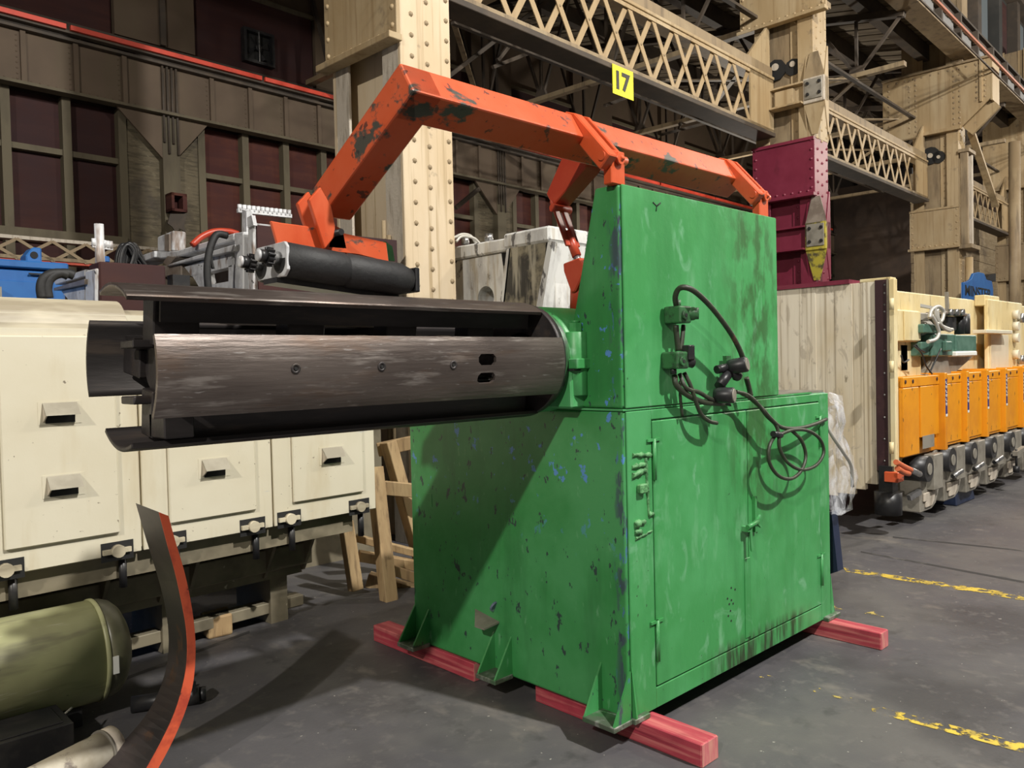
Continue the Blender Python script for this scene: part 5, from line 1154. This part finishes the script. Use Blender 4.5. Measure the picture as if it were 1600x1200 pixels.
# amber clamp units
edges = [4.74, 5.815, 6.47, 7.14, 7.83, 8.55, 9.3, 10.1]
YU = .65
ZU1 = 1.43
order = ['first', 'second', 'third', 'fourth', 'fifth', 'sixth', 'seventh']
for i in range(7):
    x0, x1 = edges[i], edges[i+1]
    hx0 = x0 if i else RX+.12
    t = thing('clamp_unit', '%s amber clamp unit from the cream corner post, its grey jaw below' % order[i], 'clamp unit', (x0, YU+.15, .35), group='amber clamp units in a row')
    zb = .70 if i else .68; w_ = x1-x0
    fin = .07
    part('housing', MB().box(hx0+.008, x1-fin, YU+(0 if i else .02), YU+.42, zb, ZU1-.02), YELLOW, t, bevel=.006)
    part('header_strip', MB().box(hx0-.06*(i == 0)+.01, x1-fin-.01, YU-.012, YU+.02*(i == 0), ZU1-.11, ZU1-.02), YELLOW, t, bevel=.004)
    if i == 0:
        part('cover_panel', MB().box(x0+.05, x0+.43, YU-.02, YU+.02, zb+.02, ZU1-.115), YELLOW, t, bevel=.004)
        part('cover_panel', MB().box(x0+.50, x1-fin-.03, YU-.012, YU+.02, zb+.16, ZU1-.115), YELLOW, t, bevel=.004)
        part('bare_opening', MB().box(x0+.53, x0+.83, YU-.016, YU-.012, zb+.05, zb+.17), GREYCAST, t)
    else:
        part('cover_panel', MB().box(x0+.03+.05*(i % 2), x1-fin-.02, YU-.012, YU, zb+.03, ZU1-.115), YELLOW, t, bevel=.004)
    f = part('fin_plate', MB().box(x1-fin, x1-.006, YU-.06, YU+.42, zb-.0, ZU1), YELLOW, t, bevel=.004)
    # end decal: white marks on navy, on the face turned to the camera
    zt2 = ZU1-.06
    part('decal_border', MB().box(x1-fin+.006, x1-.012, YU-.0615, YU-.06, zt2-.36, zt2), NAVYS, f)
    mk = MB()
    for q in range(6):
        z = zt2-.02-q*.042
        mk.box(x1-fin+.012, x1-.022, YU-.063, YU-.0615, z-.03, z-.022); mk.box(x1-fin+.012, x1-fin+.022, YU-.063, YU-.0615, z-.03, z); 
        if q % 2: mk.box(x1-.032, x1-.022, YU-.063, YU-.0615, z-.03, z)
    mk.box(x1-fin+.010, x1-.014, YU-.063, YU-.0615, zt2-.365, zt2-.34)
    part('decal_marks', mk, WHITEPL, f, kind='stuff')
    for (dx, dz) in ((.12, .06), (.3, .06), (w_-fin-.08, .055)): part('bolt_head', MB().cyl((x0+dx, YU-.018, ZU1-dz), (x0+dx, YU-.012, ZU1-dz), .018, 8), DARKRED, t)
    # grey jaw below
    ox = x1-.47; k = .9
    part('jaw_block', MB().box(ox+.12, ox+.36, YU-.05, YU+.25, zb-.36, zb-.02), GREYCAST, t, bevel=.008)
    part('side_cheek', MB().prism([(ox+.36, YU+.02, zb), (ox+.45, YU+.02, zb), (ox+.45, YU+.02, zb-.40), (ox+.36, YU+.02, zb-.52), (ox+.25, YU+.02, zb-.56), (ox-.05, YU+.02, zb-.56), (ox-.05, YU+.02, zb-.22), (ox+.02, YU+.02, zb-.22)], (0, .3, 0)), GREYCAST, t, bevel=.01)
    part('jaw_plate', MB().prism([(ox+.30, YU-.0, zb-.38), (ox+.27, YU-.0, zb-.47), (ox+.2, YU, zb-.52), (ox+.05, YU-.0, zb-.52), (ox+.05, YU-.0, zb-.46), (ox-.0, YU, zb-.46), (ox-.0, YU, zb-.38)], (0, .02, 0)), PALE, t, bevel=.006)
    part('pivot_drum', MB().cyl((ox-.02, YU-.05, zb-.14), (ox-.02, YU+.2, zb-.14), .12, 20), BLACK, t); part('drum_cap', MB().cyl((ox-.02, YU-.06, zb-.14), (ox-.02, YU-.05, zb-.14), .055, 16), GREYCAST, t)
    if i: part('hose_fitting', MB().cyl((ox-.06, YU-.06, zb-.30), (ox+.08, YU-.1, zb-.25), .025, 10), BRIGHT, t)
for pts in (((1400, 722), (1412, 729), (1424, 735)), ((1402, 732), (1412, 738), (1420, 740))):
    part('orange_hose', MB().tube(spline([Yp(x, y, YU-.12) for x, y in pts]), .024, 10), ORHOSE, rb_)
part('hose_coupling', MB().cyl(Yp(1423, 734, YU-.12), Yp(1437, 741, YU-.12), .026, 10), BRIGHT, rb_)
# stands under the row
p0, p1, p2 = Zp(1470, 787, 0), Zp(1511, 786, 0), Zp(1520, 780, 0)
sd = thing('floor_stand', 'dark blue tapered steel stand under the amber units', 'stand', (6.9, .85, 0))
mb = MB(); xb0, xb1 = 6.55, 7.15
mb.add([(xb0, .74, 0), (xb1, .74, 0), (xb1, 1.2, 0), (xb0, 1.2, 0), (xb0+.06, .80, .42), (xb1-.06, .80, .42), (xb1-.06, 1.15, .42), (xb0+.06, 1.15, .42)], [(0, 3, 2, 1), (4, 5, 6, 7), (0, 1, 5, 4), (1, 2, 6, 5), (2, 3, 7, 6), (3, 0, 4, 7)])
part('stand_body', mb, NAVY, sd, bevel=.01); part('stand_top', MB().box(xb0, xb1, .76, 1.2, .42, .45), NAVY, sd)
p = Zp(1553, 751, 0)
solo('timber_cradle', 'brown packing block on the floor under the fourth amber unit', 'block', MB().box(p.x-1.2, p.x, p.y, p.y+.5, 0, .27), SILVER_D, p, bevel=.01)
p = Zp(1570, 731, 0); solo('rubber_wheel', 'black rubber wheel under the far amber units', 'wheel', MB().lathe([(0, .2), (.03, .24), (.27, .24), (.3, .2)], (p.x, p.y+.3, .24), (1, 0, 0), 28), RUBBER, (p.x, p.y+.3, 0))
p = Yp(1588, 716, .5)
pc = thing('hanging_chain', 'short chain with hook hanging at the right edge by the far units', 'chain', Yp(1588, 735, .5))
part('chain_strand', MB().tube([Yp(1588, 702, .5), Yp(1588, 715, .5), Yp(1588, 728, .5)], .012, 6), BLACK, pc); part('chain_hook', MB().cyl(Yp(1588, 728, .5), Yp(1588, 738, .5), .035, 10), BLACK, pc); part('chain_arm', MB().bar(Yp(1600, 700, .5), Yp(1586, 709, .5), .05, .05), GREYCAST, pc)
# blue press with lettering behind
bp_ = thing('blue_press_crown', 'blue press crown lettered across its front behind the cream frame', 'press', (0, 0, 0))
VB = 5.0
def Bb(x, y): return Yp(x, y, VB, B)
bpf = bpy.data.objects[bp_.name]; INFO[bp_.name] = (Bb(1530, 480), B); bp_.location = B.w(Bb(1530, 480)); bp_.rotation_euler = (0, 0, B.a)
part('crown_plate', MB().prism([Bb(*q) for q in ((1506, 490), (1506, 441), (1512, 440), (1518, 436), (1522, 427), (1530, 425), (1538, 427), (1542, 437), (1550, 439), (1552, 452), (1552, 490))], (0, .06, 0)), BLUE, bp_, bevel=.01)
a_, b_ = Bb(1508, 453), Bb(1548, 452)
text_part('crown_lettering', 'MINSTER', .40, SIGNK, bp_, ((a_.x+b_.x)/2, VB-.005, a_.z), (1, 0, 0), (0, 0, 1), .004, 1, .002, fit=((b_.x-a_.x), .24))
solo('crown_flywheel', 'black curved guard behind the blue press crown', 'guard', MB().prism([Bb(*q) for q in ((1540, 436), (1546, 430), (1556, 427), (1556, 440))], (0, .2, 0)), BLACK, Bb(1550, 436), B)

# plastic wrapped green box hanging behind the right end of the green machine
gx = LX+.02
pa_ = thing('wrapped_box', 'green electrical box under torn clear plastic at the right end of the green machine', 'box', (gx+.1, .2, .85))
pb0, pb1 = Yp(1297, 728, .12), Yp(1316, 800, .12)
part('box_body', MB().box(gx, gx+.17, .10, .40, pb1.z, pb0.z), CHEM, pa_, bevel=.006)
part('box_tag', MB().box(gx+.1, gx+.13, .097, .10, pb1.z+.12, pb1.z+.18), WHITEPL, pa_)
random.seed(11)
ol = [(1288, 616), (1300, 612), (1312, 620), (1318, 636), (1314, 652), (1312, 668), (1320, 690), (1332, 715), (1337, 745), (1333, 772), (1328, 795), (1304, 804)]
ir = [(1289, 640), (1290, 655), (1290, 670), (1290, 685), (1291, 700), (1291, 715), (1292, 728), (1292, 745), (1293, 760), (1293, 775), (1293, 790), (1294, 803)]
mb = MB(); rows = []
for i in range(len(ol)):
    A_, Bq = Yp(*ir[i], .06), Yp(*ol[i], .10)
    rows.append([A_.lerp(Bq, k/9)+V((random.uniform(-.006, .006), -.05*sin(pi*k/9)+random.uniform(-.02, .02), random.uniform(-.006, .006))) for k in range(10)])
vs = [p for r in rows for p in r]
mb.add(vs, [(i*10+j, i*10+j+1, (i+1)*10+j+1, (i+1)*10+j) for i in range(len(rows)-1) for j in range(9)], True)
part('plastic_wrap', mb, PLASTIC, pa_)
part('grey_cable', MB().tube(spline([Yp(1290, 660, .02), Yp(1300, 680, .0), Yp(1316, 704, .0), Yp(1330, 728, .02), Yp(1332, 760, .05)]), .011, 8), CONDUIT, pa_)
solo('steel_prop', 'dark blue steel prop standing behind the right end of the green machine', 'stand', MB().prism([Xp(1292, 800, LX+.25), Xp(1299, 800, LX+.25), Xp(1309, 893, LX+.25), Xp(1293, 898, LX+.25)], (.08, 0, 0)), NAVY, Xp(1300, 893, LX+.25))
